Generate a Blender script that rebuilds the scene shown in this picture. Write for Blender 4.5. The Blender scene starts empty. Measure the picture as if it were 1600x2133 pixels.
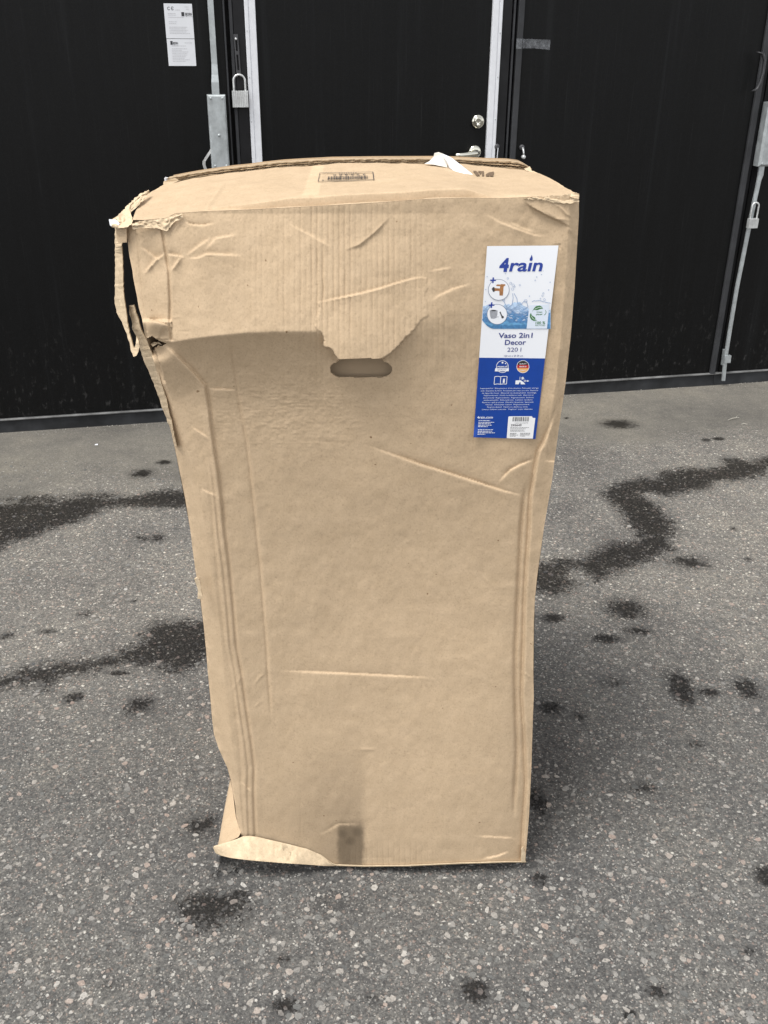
import bpy, bmesh, math, random
import numpy as np
from mathutils import Vector, Matrix
from mathutils.geometry import tessellate_polygon

random.seed(7)
S = bpy.context.scene
C = S.collection

# ---------------------------------------------------------------- camera, sky, sun, exposure
CAM_H, FPX, PITCH, ROLL = 1.45, 2000.0, math.radians(26.3), math.radians(0.43)
cd = bpy.data.cameras.new('camera')
cam = bpy.data.objects.new('camera', cd)
C.objects.link(cam)
cd.sensor_fit = 'VERTICAL'
cd.sensor_height = 24.0
cd.lens = 24.0 * FPX / 2133.0
cd.clip_start, cd.clip_end = 0.05, 500.0
_fw = Vector((0, math.cos(PITCH), -math.sin(PITCH)))
_u0 = Vector((0, math.sin(PITCH), math.cos(PITCH)))
_rt = Vector((math.cos(ROLL), 0, 0)) + _u0 * math.sin(ROLL)
_up = _u0 * math.cos(ROLL) - Vector((math.sin(ROLL), 0, 0))
cam.matrix_world = Matrix(((_rt.x, _up.x, -_fw.x, 0), (_rt.y, _up.y, -_fw.y, 0), (_rt.z, _up.z, -_fw.z, CAM_H), (0, 0, 0, 1)))
S.camera = cam

SUN_EL, SUN_AZ = math.radians(66), math.radians(230)      # azimuth clockwise from +y: light from behind the camera's left
world = bpy.data.worlds.new('World')
S.world = world
world.use_nodes = True
wn = world.node_tree
wn.nodes.clear()
sky = wn.nodes.new('ShaderNodeTexSky')
sky.sky_type = 'NISHITA'
sky.sun_disc = False
sky.sun_elevation, sky.sun_rotation = SUN_EL, SUN_AZ
hs = wn.nodes.new('ShaderNodeHueSaturation')
hs.inputs['Saturation'].default_value = 0.10
bg = wn.nodes.new('ShaderNodeBackground')
bg.inputs['Strength'].default_value = 0.115
wo = wn.nodes.new('ShaderNodeOutputWorld')
wn.links.new(sky.outputs[0], hs.inputs['Color'])
wn.links.new(hs.outputs[0], bg.inputs['Color'])
wn.links.new(bg.outputs[0], wo.inputs['Surface'])

sl = bpy.data.lights.new('sun', 'SUN')
sl.energy = 1.5
sl.angle = math.radians(26)
sl.color = (1.0, 0.975, 0.93)
sun = bpy.data.objects.new('sun', sl)
C.objects.link(sun)
_sd = Vector((math.sin(SUN_AZ) * math.cos(SUN_EL), math.cos(SUN_AZ) * math.cos(SUN_EL), math.sin(SUN_EL)))
sun.rotation_euler = _sd.to_track_quat('Z', 'Y').to_euler()
sun.location = (0, 0, 6)

S.view_settings.view_transform = 'Standard'
S.view_settings.look = 'None'
S.view_settings.exposure = 1.28
S.view_settings.gamma = 1.0
S.view_settings.use_curve_mapping = False
S.render.engine = 'CYCLES'

# ---------------------------------------------------------------- surveying helpers: a sight line met with a real plane
fw, rt, up = (np.array(v) for v in (_fw, _rt, _up))
O = np.array([0, 0, CAM_H])


def rays(px, py):
    px, py = np.asarray(px, float), np.asarray(py, float)
    return fw * FPX + np.multiply.outer(px - 800, rt) - np.multiply.outer(py - 1066.5, up)


def on_ground(px, py, z=0.0):
    d = rays(px, py)
    return O + d * ((z - CAM_H) / d[..., 2])[..., None]


def on_depth(px, py, y):
    d = rays(px, py)
    return O + d * (np.asarray(y, float) / d[..., 1])[..., None]


A0 = on_ground(0, 899.7)
B0 = on_ground(1486, 799.6)
DU = (B0 - A0) / np.linalg.norm(B0 - A0)
NN = np.array([DU[1], -DU[0], 0.0])              # out of the doors, towards the yard


def W(u, z, off=0.0):
    return A0 + DU * u + NN * off + np.array([0, 0, z])


def wall_uz(px, py, off=0.0):
    d = rays(px, py)
    P = O + d * (((A0 + NN * off - O) @ NN) / (d @ NN))
    return float((P - A0) @ DU), float(P[2])


def vnoise(x, y, seed=0):
    r = np.random.RandomState(seed)
    tab = r.rand(257, 257)
    xi, yi = np.floor(x).astype(int), np.floor(y).astype(int)
    fx, fy = x - xi, y - yi
    fx, fy = fx * fx * (3 - 2 * fx), fy * fy * (3 - 2 * fy)
    a, b = tab[xi % 256, yi % 256], tab[(xi + 1) % 256, yi % 256]
    c, d = tab[xi % 256, (yi + 1) % 256], tab[(xi + 1) % 256, (yi + 1) % 256]
    return (a * (1 - fx) + b * fx) * (1 - fy) + (c * (1 - fx) + d * fx) * fy


def sstep(a, b, x):
    t = np.clip((x - a) / (b - a), 0, 1)
    return t * t * (3 - 2 * t)


def inside(poly, x, y):
    res = np.zeros(np.shape(x), bool)
    n = len(poly)
    for i in range(n):
        (x0, y0), (x1, y1) = poly[i], poly[(i + 1) % n]
        if y0 == y1:
            continue
        c = ((y0 > y) != (y1 > y)) & (x < (x1 - x0) * (y - y0) / (y1 - y0) + x0)
        res ^= c
    return res


def seg_dist(pts, x, y, closed=False):
    """distance to a polyline, the signed side and the position along it (0..1)"""
    best = np.full(np.shape(x), 1e9)
    side = np.zeros(np.shape(x))
    along = np.zeros(np.shape(x))
    pts = [tuple(p) for p in pts] + ([tuple(pts[0])] if closed else [])
    L = [0.0]
    for a, b in zip(pts, pts[1:]):
        L.append(L[-1] + math.hypot(b[0] - a[0], b[1] - a[1]))
    for i, (a, b) in enumerate(zip(pts, pts[1:])):
        dx, dy = b[0] - a[0], b[1] - a[1]
        ll = dx * dx + dy * dy + 1e-12
        t = np.clip(((x - a[0]) * dx + (y - a[1]) * dy) / ll, 0, 1)
        ex, ey = x - (a[0] + t * dx), y - (a[1] + t * dy)
        d = np.hypot(ex, ey)
        m = d < best
        best = np.where(m, d, best)
        side = np.where(m, np.sign(dx * ey - dy * ex), side)
        along = np.where(m, (L[i] + t * (L[i + 1] - L[i])) / L[-1], along)
    return best, side, along


# ---------------------------------------------------------------- object helpers
ORG = {}


def thing(name, label, cat, loc, group=None):
    o = bpy.data.objects.new(name, None)
    o.empty_display_size = 0.05
    C.objects.link(o)
    o.location = Vector(loc)
    o['label'], o['category'] = label, cat
    if group:
        o['group'] = group
    ORG[o.name] = np.array(loc, float)
    return o


def mesh_obj(name, verts, faces, mat, parent=None, smooth=False, kind=None, label=None):
    v = np.asarray(verts, float).reshape(-1, 3)
    org = ORG[parent.name] if parent is not None else np.zeros(3)
    v = v - org
    me = bpy.data.meshes.new(name)
    if isinstance(faces, np.ndarray):
        k = faces.shape[1]
        me.vertices.add(len(v))
        me.vertices.foreach_set('co', v.ravel())
        me.loops.add(faces.size)
        me.loops.foreach_set('vertex_index', faces.astype(np.int32).ravel())
        me.polygons.add(len(faces))
        me.polygons.foreach_set('loop_start', np.arange(0, faces.size, k, dtype=np.int32))
        me.polygons.foreach_set('loop_total', np.full(len(faces), k, np.int32))
        me.update(calc_edges=True)
    else:
        me.from_pydata([tuple(p) for p in v], [], [tuple(int(i) for i in f) for f in faces])
        me.update()
    if smooth:
        me.polygons.foreach_set('use_smooth', np.ones(len(me.polygons), bool))
    me.materials.append(mat)
    o = bpy.data.objects.new(name, me)
    C.objects.link(o)
    if parent is not None:
        o.parent = parent
    ORG[o.name] = org
    if kind:
        o['kind'] = kind
    if label:
        o['label'] = label
    return o


def attr(o, name, vals):
    a = o.data.attributes.new(name, 'FLOAT', 'POINT')
    a.data.foreach_set('value', np.asarray(vals, np.float32).ravel())


class MB:
    """collects shapes for one mesh"""

    def __init__(s):
        s.v, s.f = [], []

    def add(s, verts, faces):
        n = len(s.v)
        s.v += [np.asarray(p, float) for p in verts]
        s.f += [tuple(i + n for i in f) for f in faces]

    def hexa(s, p):
        s.add(p, [(0, 1, 2, 3), (7, 6, 5, 4), (0, 4, 5, 1), (1, 5, 6, 2), (2, 6, 7, 3), (3, 7, 4, 0)])

    def wbox(s, u0, u1, z0, z1, o0, o1, bev=0.0):
        """box in door coordinates, front edges chamfered"""
        b = bev
        if b <= 0:
            s.hexa([W(u0, z0, o1), W(u1, z0, o1), W(u1, z1, o1), W(u0, z1, o1), W(u0, z0, o0), W(u1, z0, o0), W(u1, z1, o0), W(u0, z1, o0)])
            return
        r = [W(u0, z0, o0), W(u1, z0, o0), W(u1, z1, o0), W(u0, z1, o0)]
        m = [W(u0, z0, o1 - b), W(u1, z0, o1 - b), W(u1, z1, o1 - b), W(u0, z1, o1 - b)]
        t = [W(u0 + b, z0 + b, o1), W(u1 - b, z0 + b, o1), W(u1 - b, z1 - b, o1), W(u0 + b, z1 - b, o1)]
        fs = [(8, 9, 10, 11), (3, 2, 1, 0)]
        for i in range(4):
            j = (i + 1) % 4
            fs += [(i, j, 4 + j, 4 + i), (4 + i, 4 + j, 8 + j, 8 + i)]
        s.add(r + m + t, fs)

    def tube(s, pts, rad, n=10, caps=True, flat=1.0):
        pts = [np.asarray(p, float) for p in pts]
        rads = rad if hasattr(rad, '__len__') else [rad] * len(pts)
        n0 = len(s.v)
        ref = None
        for i, p in enumerate(pts):
            t = pts[min(i + 1, len(pts) - 1)] - pts[max(i - 1, 0)]
            t = t / (np.linalg.norm(t) + 1e-12)
            if ref is None:
                ref = np.cross(t, NN)
                if np.linalg.norm(ref) < .1:
                    ref = np.cross(t, [0, 0, 1.])
            a = ref - t * (ref @ t)
            a /= np.linalg.norm(a)
            ref = a
            b = np.cross(t, a)
            for k in range(n):
                q = 2 * math.pi * k / n
                s.v.append(p + (a * math.cos(q) + b * math.sin(q) * flat) * rads[i])
        for i in range(len(pts) - 1):
            for k in range(n):
                k2 = (k + 1) % n
                s.f.append((n0 + i * n + k, n0 + i * n + k2, n0 + (i + 1) * n + k2, n0 + (i + 1) * n + k))
        if caps:
            s.f.append(tuple(n0 + k for k in range(n))[::-1])
            s.f.append(tuple(n0 + (len(pts) - 1) * n + k for k in range(n)))

    def ribbon(s, pts, width_dir, w, th_dir, th):
        """flat bar along pts"""
        pts = [np.asarray(p, float) for p in pts]
        wd, td = np.asarray(width_dir, float), np.asarray(th_dir, float)
        n0 = len(s.v)
        ws = w if hasattr(w, '__len__') else [w] * len(pts)
        for p, ww in zip(pts, ws):
            for a, b in ((-1, 1), (1, 1), (1, -1), (-1, -1)):
                s.v.append(p + wd * a * ww / 2 + td * b * th / 2)
        for i in range(len(pts) - 1):
            for k in range(4):
                k2 = (k + 1) % 4
                s.f.append((n0 + i * 4 + k, n0 + i * 4 + k2, n0 + i * 4 + 4 + k2, n0 + i * 4 + 4 + k))
        s.f.append((n0 + 3, n0 + 2, n0 + 1, n0))
        e = n0 + (len(pts) - 1) * 4
        s.f.append((e, e + 1, e + 2, e + 3))

    def build(s, name, mat, parent=None, smooth=False, kind=None, label=None):
        return mesh_obj(name, np.array(s.v), s.f, mat, parent, smooth, kind, label)


# ---------------------------------------------------------------- materials
def new_mat(name):
    m = bpy.data.materials.new(name)
    m.use_nodes = True
    nt = m.node_tree
    return m, nt, nt.nodes['Principled BSDF']


def N(nt, typ, **kw):
    n = nt.nodes.new(typ)
    for k, v in kw.items():
        if k in n.inputs:
            n.inputs[k].default_value = v
        else:
            setattr(n, k, v)
    return n


def ramp(nt, fac, stops):
    r = nt.nodes.new('ShaderNodeValToRGB')
    while len(r.color_ramp.elements) < len(stops):
        r.color_ramp.elements.new(0.5)
    for e, (p, c) in zip(r.color_ramp.elements, stops):
        e.position = p
        e.color = (*c, 1) if len(c) == 3 else c
    nt.links.new(fac, r.inputs[0])
    return r.outputs[0]


def mixc(nt, typ, fac, a, b):
    m = nt.nodes.new('ShaderNodeMix')
    m.data_type = 'RGBA'
    m.blend_type = typ
    for s, v in ((0, fac), (6, a), (7, b)):
        if hasattr(v, 'is_linked'):
            nt.links.new(v, m.inputs[s])
        else:
            m.inputs[s].default_value = v if s == 0 else (*v, 1)
    return m.outputs[2]


def math_n(nt, op, a, b=None, clamp=False):
    m = nt.nodes.new('ShaderNodeMath')
    m.operation = op
    m.use_clamp = clamp
    for i, v in enumerate((a, b)):
        if v is None:
            continue
        if hasattr(v, 'is_linked'):
            nt.links.new(v, m.inputs[i])
        else:
            m.inputs[i].default_value = v
    return m.outputs[0]


def coords(nt, scale=(1, 1, 1)):
    t = nt.nodes.new('ShaderNodeTexCoord')
    mp = nt.nodes.new('ShaderNodeMapping')
    mp.inputs['Scale'].default_value = scale
    nt.links.new(t.outputs['Object'], mp.inputs[0])
    return mp.outputs[0]


def noise(nt, co, scale, detail=4, rough=0.55):
    n = nt.nodes.new('ShaderNodeTexNoise')
    n.inputs['Scale'].default_value = scale
    n.inputs['Detail'].default_value = detail
    n.inputs['Roughness'].default_value = rough
    nt.links.new(co, n.inputs['Vector'])
    return n.outputs['Fac']


def bump(nt, bsdf, height, strength, dist):
    b = nt.nodes.new('ShaderNodeBump')
    b.inputs['Strength'].default_value = strength
    b.inputs['Distance'].default_value = dist
    nt.links.new(height, b.inputs['Height'])
    nt.links.new(b.outputs[0], bsdf.inputs['Normal'])


def plain(name, col, rough=0.6, metal=0.0, spec=0.5, var=0.0, scale=30, bmp=0.0):
    m, nt, b = new_mat(name)
    b.inputs['Roughness'].default_value = rough
    b.inputs['Metallic'].default_value = metal
    b.inputs['Specular IOR Level'].default_value = spec
    if var > 0:
        n = noise(nt, coords(nt), scale, 5)
        lo = tuple(c * (1 - var) for c in col)
        hi = tuple(min(1, c * (1 + var)) for c in col)
        nt.links.new(ramp(nt, n, [(0.3, lo), (0.7, hi)]), b.inputs['Base Color'])
        if bmp:
            bump(nt, b, n, bmp, 0.001)
    else:
        b.inputs['Base Color'].default_value = (*col, 1)
    return m


def cardboard(name, col, worn=0.0):
    m, nt, b = new_mat(name)
    co = coords(nt)
    big = noise(nt, co, 5, 4)
    mid = noise(nt, co, 38, 5, 0.65)
    co2 = coords(nt, (160, 60, 40))
    fib = noise(nt, co2, 6, 3, 0.7)
    spk = noise(nt, co, 320, 2, 0.5)
    a = ramp(nt, big, [(0.25, tuple(c * .93 for c in col)), (0.75, tuple(c * 1.06 for c in col))])
    a = mixc(nt, 'MULTIPLY', 1.0, a, ramp(nt, mid, [(0.3, (.93, .925, .91)), (0.7, (1.04, 1.045, 1.05))]))
    a = mixc(nt, 'MULTIPLY', 0.7, a, ramp(nt, fib, [(0.3, (.91, .91, .905)), (0.7, (1.06, 1.06, 1.06))]))
    a = mixc(nt, 'MULTIPLY', 0.8, a, ramp(nt, spk, [(0.25, (.82, .81, .8)), (0.42, (1, 1, 1)), (0.7, (1.06, 1.06, 1.06))]))
    dot = noise(nt, co, 105, 1, 0.4)
    a = mixc(nt, 'MULTIPLY', 1.0, a, ramp(nt, dot, [(0.165, (.5, .44, .38)), (0.185, (1, 1, 1))]))
    if worn:
        w = noise(nt, co, 90, 4, 0.7)
        a = mixc(nt, 'MIX', ramp(nt, w, [(0.5, (0, 0, 0)), (0.62, (worn,) * 3)]), a, tuple(min(1, c * 1.25) for c in col))
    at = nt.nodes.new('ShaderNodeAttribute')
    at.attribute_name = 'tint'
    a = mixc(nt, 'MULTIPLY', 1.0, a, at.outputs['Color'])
    nt.links.new(a, b.inputs['Base Color'])
    b.inputs['Roughness'].default_value = 0.82
    b.inputs['Specular IOR Level'].default_value = 0.25
    h = math_n(nt, 'ADD', math_n(nt, 'MULTIPLY', spk, 0.5), math_n(nt, 'ADD', fib, mid))
    bump(nt, b, h, 0.35, 0.0012)
    return m


CARD = (0.478, 0.357, 0.235)
M_card = cardboard('cardboard', CARD)
M_cardw = cardboard('cardboard_worn', (0.49, 0.385, 0.262), 0.6)
M_core = plain('corrugated_core', (0.38, 0.285, 0.18), 0.9, var=.2, scale=200)
M_inner = plain('cardboard_inside', (0.45, 0.335, 0.22), 0.9, var=.1, scale=20)


def black_panel_mat():
    m, nt, b = new_mat('black_door_panel')
    st = noise(nt, coords(nt, (7, 7, .16)), 3, 6, 0.65)          # run-down streaks
    fine = noise(nt, coords(nt, (60, 60, .6)), 5, 3, 0.6)
    dirt = noise(nt, coords(nt, (9, 9, 4)), 6, 8, 0.72)
    a = ramp(nt, st, [(0.30, (.0026, .0027, .0027)), (0.60, (.0036, .0038, .0040)), (0.78, (.0090, .0096, .0102))])
    a = mixc(nt, 'ADD', 1.0, a, ramp(nt, fine, [(0.61, (0, 0, 0)), (0.78, (.0085, .0085, .0088))]))
    grain = noise(nt, coords(nt), 420, 2, .6)
    a = mixc(nt, 'ADD', 1.0, a, ramp(nt, grain, [(.45, (0, 0, 0)), (.75, (.006, .006, .0062))]))
    # scuffs and splashed dust low on the leaf
    t = nt.nodes.new('ShaderNodeTexCoord')
    sp = nt.nodes.new('ShaderNodeSeparateXYZ')
    nt.links.new(t.outputs['Object'], sp.inputs[0])
    low = math_n(nt, 'MULTIPLY', math_n(nt, 'SUBTRACT', 0.5, sp.outputs['Z']), 1.8, True)
    sc = math_n(nt, 'MULTIPLY', low, ramp(nt, dirt, [(0.57, (0, 0, 0)), (0.72, (1, 1, 1))]))
    a = mixc(nt, 'ADD', 1.0, a, mixc(nt, 'MIX', sc, (0, 0, 0), (.060, .058, .056)))
    nt.links.new(a, b.inputs['Base Color'])
    b.inputs['Roughness'].default_value = .42
    b.inputs['Specular IOR Level'].default_value = 0.15
    w = nt.nodes.new('ShaderNodeTexWave')
    w.wave_type, w.bands_direction = 'BANDS', 'X'
    w.inputs['Scale'].default_value = 14
    w.inputs['Distortion'].default_value = 0
    t2 = nt.nodes.new('ShaderNodeTexCoord')
    mp = nt.nodes.new('ShaderNodeMapping')
    mp.inputs['Rotation'].default_value = (0, 0, -math.atan2(DU[1], DU[0]))
    nt.links.new(t2.outputs['Object'], mp.inputs[0])
    nt.links.new(mp.outputs[0], w.inputs['Vector'])
    bump(nt, b, w.outputs['Fac'], 0.05, 0.0008)
    return m


M_black = black_panel_mat()
M_blackp = plain('black_profile', (.011, .011, .012), .5, spec=.2, var=.3, scale=15)
M_greyp = plain('dark_grey_rubber', (.034, .035, .038), .6, spec=.3, var=.25, scale=12)
M_alu = plain('pale_aluminium_profile', (.68, .69, .72), .45, spec=.4, var=.05, scale=60)
M_sill = plain('weathered_aluminium_sill', (.13, .13, .13), .55, spec=.4, var=.5, scale=14, bmp=.4)
M_kick = plain('dirty_black_rubber', (.020, .021, .023), .7, spec=.3, var=.6, scale=9, bmp=.5)


def galv_mat(name, col, rough=.42):
    m, nt, b = new_mat(name)
    co = coords(nt)
    v = nt.nodes.new('ShaderNodeTexVoronoi')
    v.inputs['Scale'].default_value = 120
    nt.links.new(co, v.inputs['Vector'])
    n = noise(nt, co, 22, 5, .65)
    a = ramp(nt, n, [(.25, tuple(c * .72 for c in col)), (.75, tuple(c * 1.15 for c in col))])
    a = mixc(nt, 'MULTIPLY', .35, a, ramp(nt, v.outputs['Color'], [(0, (.75, .75, .75)), (1, (1.1, 1.1, 1.1))]))
    nt.links.new(a, b.inputs['Base Color'])
    b.inputs['Metallic'].default_value = .45
    nt.links.new(ramp(nt, n, [(.3, (rough - .1,) * 3), (.7, (rough + .15,) * 3)]), b.inputs['Roughness'])
    bump(nt, b, n, .15, .001)
    return m


M_galv = galv_mat('galvanised_steel', (.44, .47, .48))
M_zinc = galv_mat('zinc_plated_steel', (.66, .67, .67), .25)
M_lock = galv_mat('padlock_steel', (.64, .65, .65), .34)
M_chrome = plain('polished_nickel', (.62, .60, .52), .09, 1.0)
M_darkm = plain('dark_painted_steel', (.05, .05, .054), .45, spec=.4, var=.2)
M_paper2 = plain('cream_paper', (.56, .53, .48), .7, spec=.2, var=.05, scale=30)
M_paper = plain('white_paper', (.66, .67, .70), .6, spec=.3, var=.03, scale=20)
M_ink = plain('black_ink', (.03, .03, .035), .6)
M_inkbrown = plain('brown_ink', (.13, .085, .05), .8)
M_grey = plain('pale_grey_print', (.48, .48, .50), .6)
M_blue = plain('blue_print', (.006, .047, .275), .45, spec=.35, var=.04, scale=90)
M_navy = plain('navy_print', (.014, .042, .27), .5)
M_white = plain('white_print', (.74, .755, .79), .5)
M_pale = plain('pale_blue_print', (.62, .68, .77), .5)


def tape_mat():
    m, nt, b = new_mat('clear_tape')
    n = noise(nt, coords(nt), 60, 4)
    b.inputs['Base Color'].default_value = (.42, .44, .47, 1)
    b.inputs['Roughness'].default_value = .35
    nt.links.new(ramp(nt, n, [(.3, (.10,) * 3), (.7, (.34,) * 3)]), b.inputs['Alpha'])
    return m


M_tape = tape_mat()


# ---------------------------------------------------------------- the ground
def ground_mat():
    m, nt, b = new_mat('asphalt')
    co = coords(nt)

    def at(name):
        a = nt.nodes.new('ShaderNodeAttribute')
        a.attribute_name = name
        return a.outputs['Fac']
    wet, smooth_, dust = at('wet'), at('worn'), at('dust')
    big = noise(nt, co, 2.2, 6, .6)
    mid = noise(nt, co, 17, 5, .6)
    fine = noise(nt, co, 210, 4, .7)
    # stones of two sizes bound in the binder
    cols = []
    masks = []
    for sc, lo, hi in ((105, .23, .33), (230, .24, .36)):
        v = nt.nodes.new('ShaderNodeTexVoronoi')
        v.inputs['Scale'].default_value = sc
        v.inputs['Randomness'].default_value = 1
        # jitter the lookup so cells are not round
        nz = nt.nodes.new('ShaderNodeTexNoise')
        nz.inputs['Scale'].default_value = sc * 1.1
        nz.inputs['Detail'].default_value = 2
        nt.links.new(co, nz.inputs['Vector'])
        mv = nt.nodes.new('ShaderNodeVectorMath')
        mv.operation = 'MULTIPLY_ADD'
        nt.links.new(nz.outputs['Color'], mv.inputs[0])
        mv.inputs[1].default_value = (.012 * 105 / sc,) * 3
        nt.links.new(co, mv.inputs[2])
        nt.links.new(mv.outputs[0], v.inputs['Vector'])
        d = ramp(nt, v.outputs['Distance'], [(lo, (1, 1, 1)), (hi + .12, (0, 0, 0))])
        wn_ = nt.nodes.new('ShaderNodeTexWhiteNoise')
        wn_.noise_dimensions = '3D'
        nt.links.new(v.outputs['Position'], wn_.inputs['Vector'])
        keep = ramp(nt, wn_.outputs['Value'], [(.35, (0, 0, 0)), (.95, (1, 1, 1))])
        masks.append(math_n(nt, 'MULTIPLY', d, keep))
        cols.append(ramp(nt, wn_.outputs['Value'], [(.0, (.11, .11, .11)), (.5, (.19, .185, .175)), (.68, (.26, .245, .22)), (.82, (.25, .19, .165)), (.9, (.32, .31, .29)), (1, (.44, .43, .40))]))
    binder = ramp(nt, fine, [(.30, (.050, .050, .050)), (.52, (.102, .100, .096)), (.72, (.178, .173, .163))])
    a = mixc(nt, 'MIX', masks[1], binder, cols[1])
    a = mixc(nt, 'MIX', masks[0], a, cols[0])
    dusty = ramp(nt, fine, [(.3, (.066, .064, .058)), (.7, (.120, .115, .105))])
    a = mixc(nt, 'MIX', math_n(nt, 'MULTIPLY', smooth_, .85), a, dusty)
    a = mixc(nt, 'MULTIPLY', dust, a, (1.55, 1.50, 1.42))  # farther ground lightened in colour to imitate a flat viewing angle
    a = mixc(nt, 'MULTIPLY', 1.0, a, ramp(nt, big, [(.28, (.70, .70, .72)), (.5, (1, 1, 1)), (.75, (1.26, 1.24, 1.19))]))
    a = mixc(nt, 'MULTIPLY', .8, a, ramp(nt, mid, [(.3, (.86, .86, .87)), (.7, (1.12, 1.11, 1.09))]))
    spk = noise(nt, co, 72, 5, .8)
    a = mixc(nt, 'MULTIPLY', math_n(nt, 'SUBTRACT', 1.0, math_n(nt, 'MULTIPLY', smooth_, .75)), a, ramp(nt, spk, [(.32, (.66, .66, .67)), (.5, (.98, .98, .98)), (.66, (1.42, 1.40, 1.36))]))
    soft = ramp(nt, math_n(nt, 'ADD', wet, math_n(nt, 'MULTIPLY', math_n(nt, 'SUBTRACT', mid, .5), .35)), [(.08, (1, 1, 1)), (.55, (.60, .60, .61))])
    a = mixc(nt, 'MULTIPLY', 1.0, a, soft)
    # wet and oily marks with ragged edges
    rag = noise(nt, co, 30, 6, .75)
    rag2 = noise(nt, co, 150, 3, .7)
    e = math_n(nt, 'ADD', wet, math_n(nt, 'ADD', math_n(nt, 'MULTIPLY', math_n(nt, 'SUBTRACT', rag, .5), 1.3), math_n(nt, 'MULTIPLY', math_n(nt, 'SUBTRACT', rag2, .5), 1.5)))
    wm = ramp(nt, e, [(.42, (0, 0, 0)), (.56, (1, 1, 1))])
    wm = math_n(nt, 'MULTIPLY', wm, ramp(nt, wet, [(.05, (0, 0, 0)), (.3, (1, 1, 1))]))
    a = mixc(nt, 'MULTIPLY', math_n(nt, 'MULTIPLY', wm, math_n(nt, 'SUBTRACT', 1.0, math_n(nt, 'MULTIPLY', masks[0], .55))), a, (.27, .262, .255))
    nt.links.new(a, b.inputs['Base Color'])
    nt.links.new(mixc(nt, 'MIX', wm, (.88, .88, .88), (.42, .42, .42)), b.inputs['Roughness'])
    b.inputs['Specular IOR Level'].default_value = .25
    h = math_n(nt, 'ADD', math_n(nt, 'MULTIPLY', masks[0], .9), math_n(nt, 'ADD', math_n(nt, 'MULTIPLY', masks[1], .5), fine))
    h = math_n(nt, 'MULTIPLY', h, math_n(nt, 'SUBTRACT', 1.0, math_n(nt, 'MULTIPLY', smooth_, .8)))
    bump(nt, b, h, .75, .0035)
    return m


WET_POLYS = [
    [(-420, 1080), (0, 1052), (45, 1045), (111, 1047), (160, 1035), (208, 1037), (250, 1037), (347, 1021), (440, 1024), (440, 1052), (323, 1054), (257, 1052), (222, 1054), (194, 1068), (156, 1085), (87, 1104), (66, 1120), (21, 1127), (0, 1142), (-420, 1260)],
    [(-300, 1445), (0, 1415), (52, 1396), (121, 1383), (208, 1375), (250, 1363), (302, 1335), (312, 1311), (326, 1298), (381, 1297), (470, 1297), (460, 1350), (409, 1377), (388, 1394), (350, 1394), (329, 1380), (298, 1384), (270, 1375), (222, 1385), (166, 1401), (114, 1408), (94, 1432), (83, 1418), (35, 1423), (0, 1429), (-300, 1475)],
    [(1800, 925), (1600, 951), (1567, 963), (1535, 955), (1512, 956), (1518, 971), (1470, 976), (1437, 974), (1382, 981), (1366, 1000), (1346, 994), (1307, 1002), (1281, 1012), (1258, 1028), (1278, 1046), (1301, 1068), (1314, 1095), (1333, 1111), (1336, 1124), (1307, 1132), (1275, 1130), (1242, 1150), (1220, 1166), (1168, 1164), (1125, 1176), (1070, 1200), (1075, 1222), (1119, 1225), (1145, 1238), (1187, 1221), (1197, 1212), (1171, 1199), (1181, 1186), (1207, 1179), (1226, 1192), (1242, 1208), (1275, 1192), (1320, 1173), (1359, 1160), (1392, 1143), (1395, 1111), (1405, 1098), (1385, 1072), (1366, 1049), (1337, 1036), (1327, 1023), (1356, 1023), (1389, 1031), (1431, 1020), (1467, 1017), (1483, 1000), (1548, 996), (1587, 987), (1600, 975), (1800, 950)],
]
WET_BLOBS = [(1288, 882, 38, 9, .62), (1471, 915, 9, 3, .7), (1497, 912, 12, 3, .8), (1437, 1169, 50, 16, .50), (1304, 1267, 46, 22, .62), (1150, 1286, 28, 10, .62),
             (1528, 1100, 7, 3, .7), (1561, 1164, 10, 5, .6), (1262, 1329, 34, 9, .6), (1328, 1312, 30, 9, .52), (1419, 1432, 28, 36, .66), (1477, 1440, 32, 8, .56), (1556, 1432, 26, 20, .66),
             (1146, 1473, 26, 14, .58), (1208, 1490, 16, 14, .46), (1121, 1664, 26, 30, .55), (1123, 1829, 18, 14, .62), (1370, 2061, 26, 14, .6), (1312, 2109, 13, 7, .75), (1600, 1825, 26, 20, .75),
             (1452, 1548, 20, 8, .46), (295, 985, 24, 9, .6), (342, 962, 15, 4, .8), (330, 1120, 18, 9, .52), (153, 1453, 22, 12, .58), (250, 1401, 20, 5, .72), (288, 1470, 32, 22, .52),
             (100, 1314, 22, 6, .5), (177, 1276, 20, 8, .45), (17, 1321, 17, 8, .5), (277, 1252, 6, 3, .7), (439, 1890, 80, 48, .56), (419, 1721, 40, 30, .45), (470, 1815, 50, 18, .40), (1170, 1640, 60, 60, .20), (592, 2096, 23, 17, .75),
             (592, 1996, 13, 11, .58), (992, 2060, 30, 27, .68), (492, 1864, 34, 20, .5), (300, 1120, 30, 10, .4), (1180, 870, 6, 2, .6), (700, 1880, 60, 20, .3), (80, 1040, 90, 14, .44), (200, 1032, 70, 10, .44),
             (1280, 1420, 40, 14, .36), (1340, 1640, 40, 16, .38), (230, 2050, 30, 14, .35), (1560, 1980, 30, 14, .35), (780, 2080, 40, 16, .33)]


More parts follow.
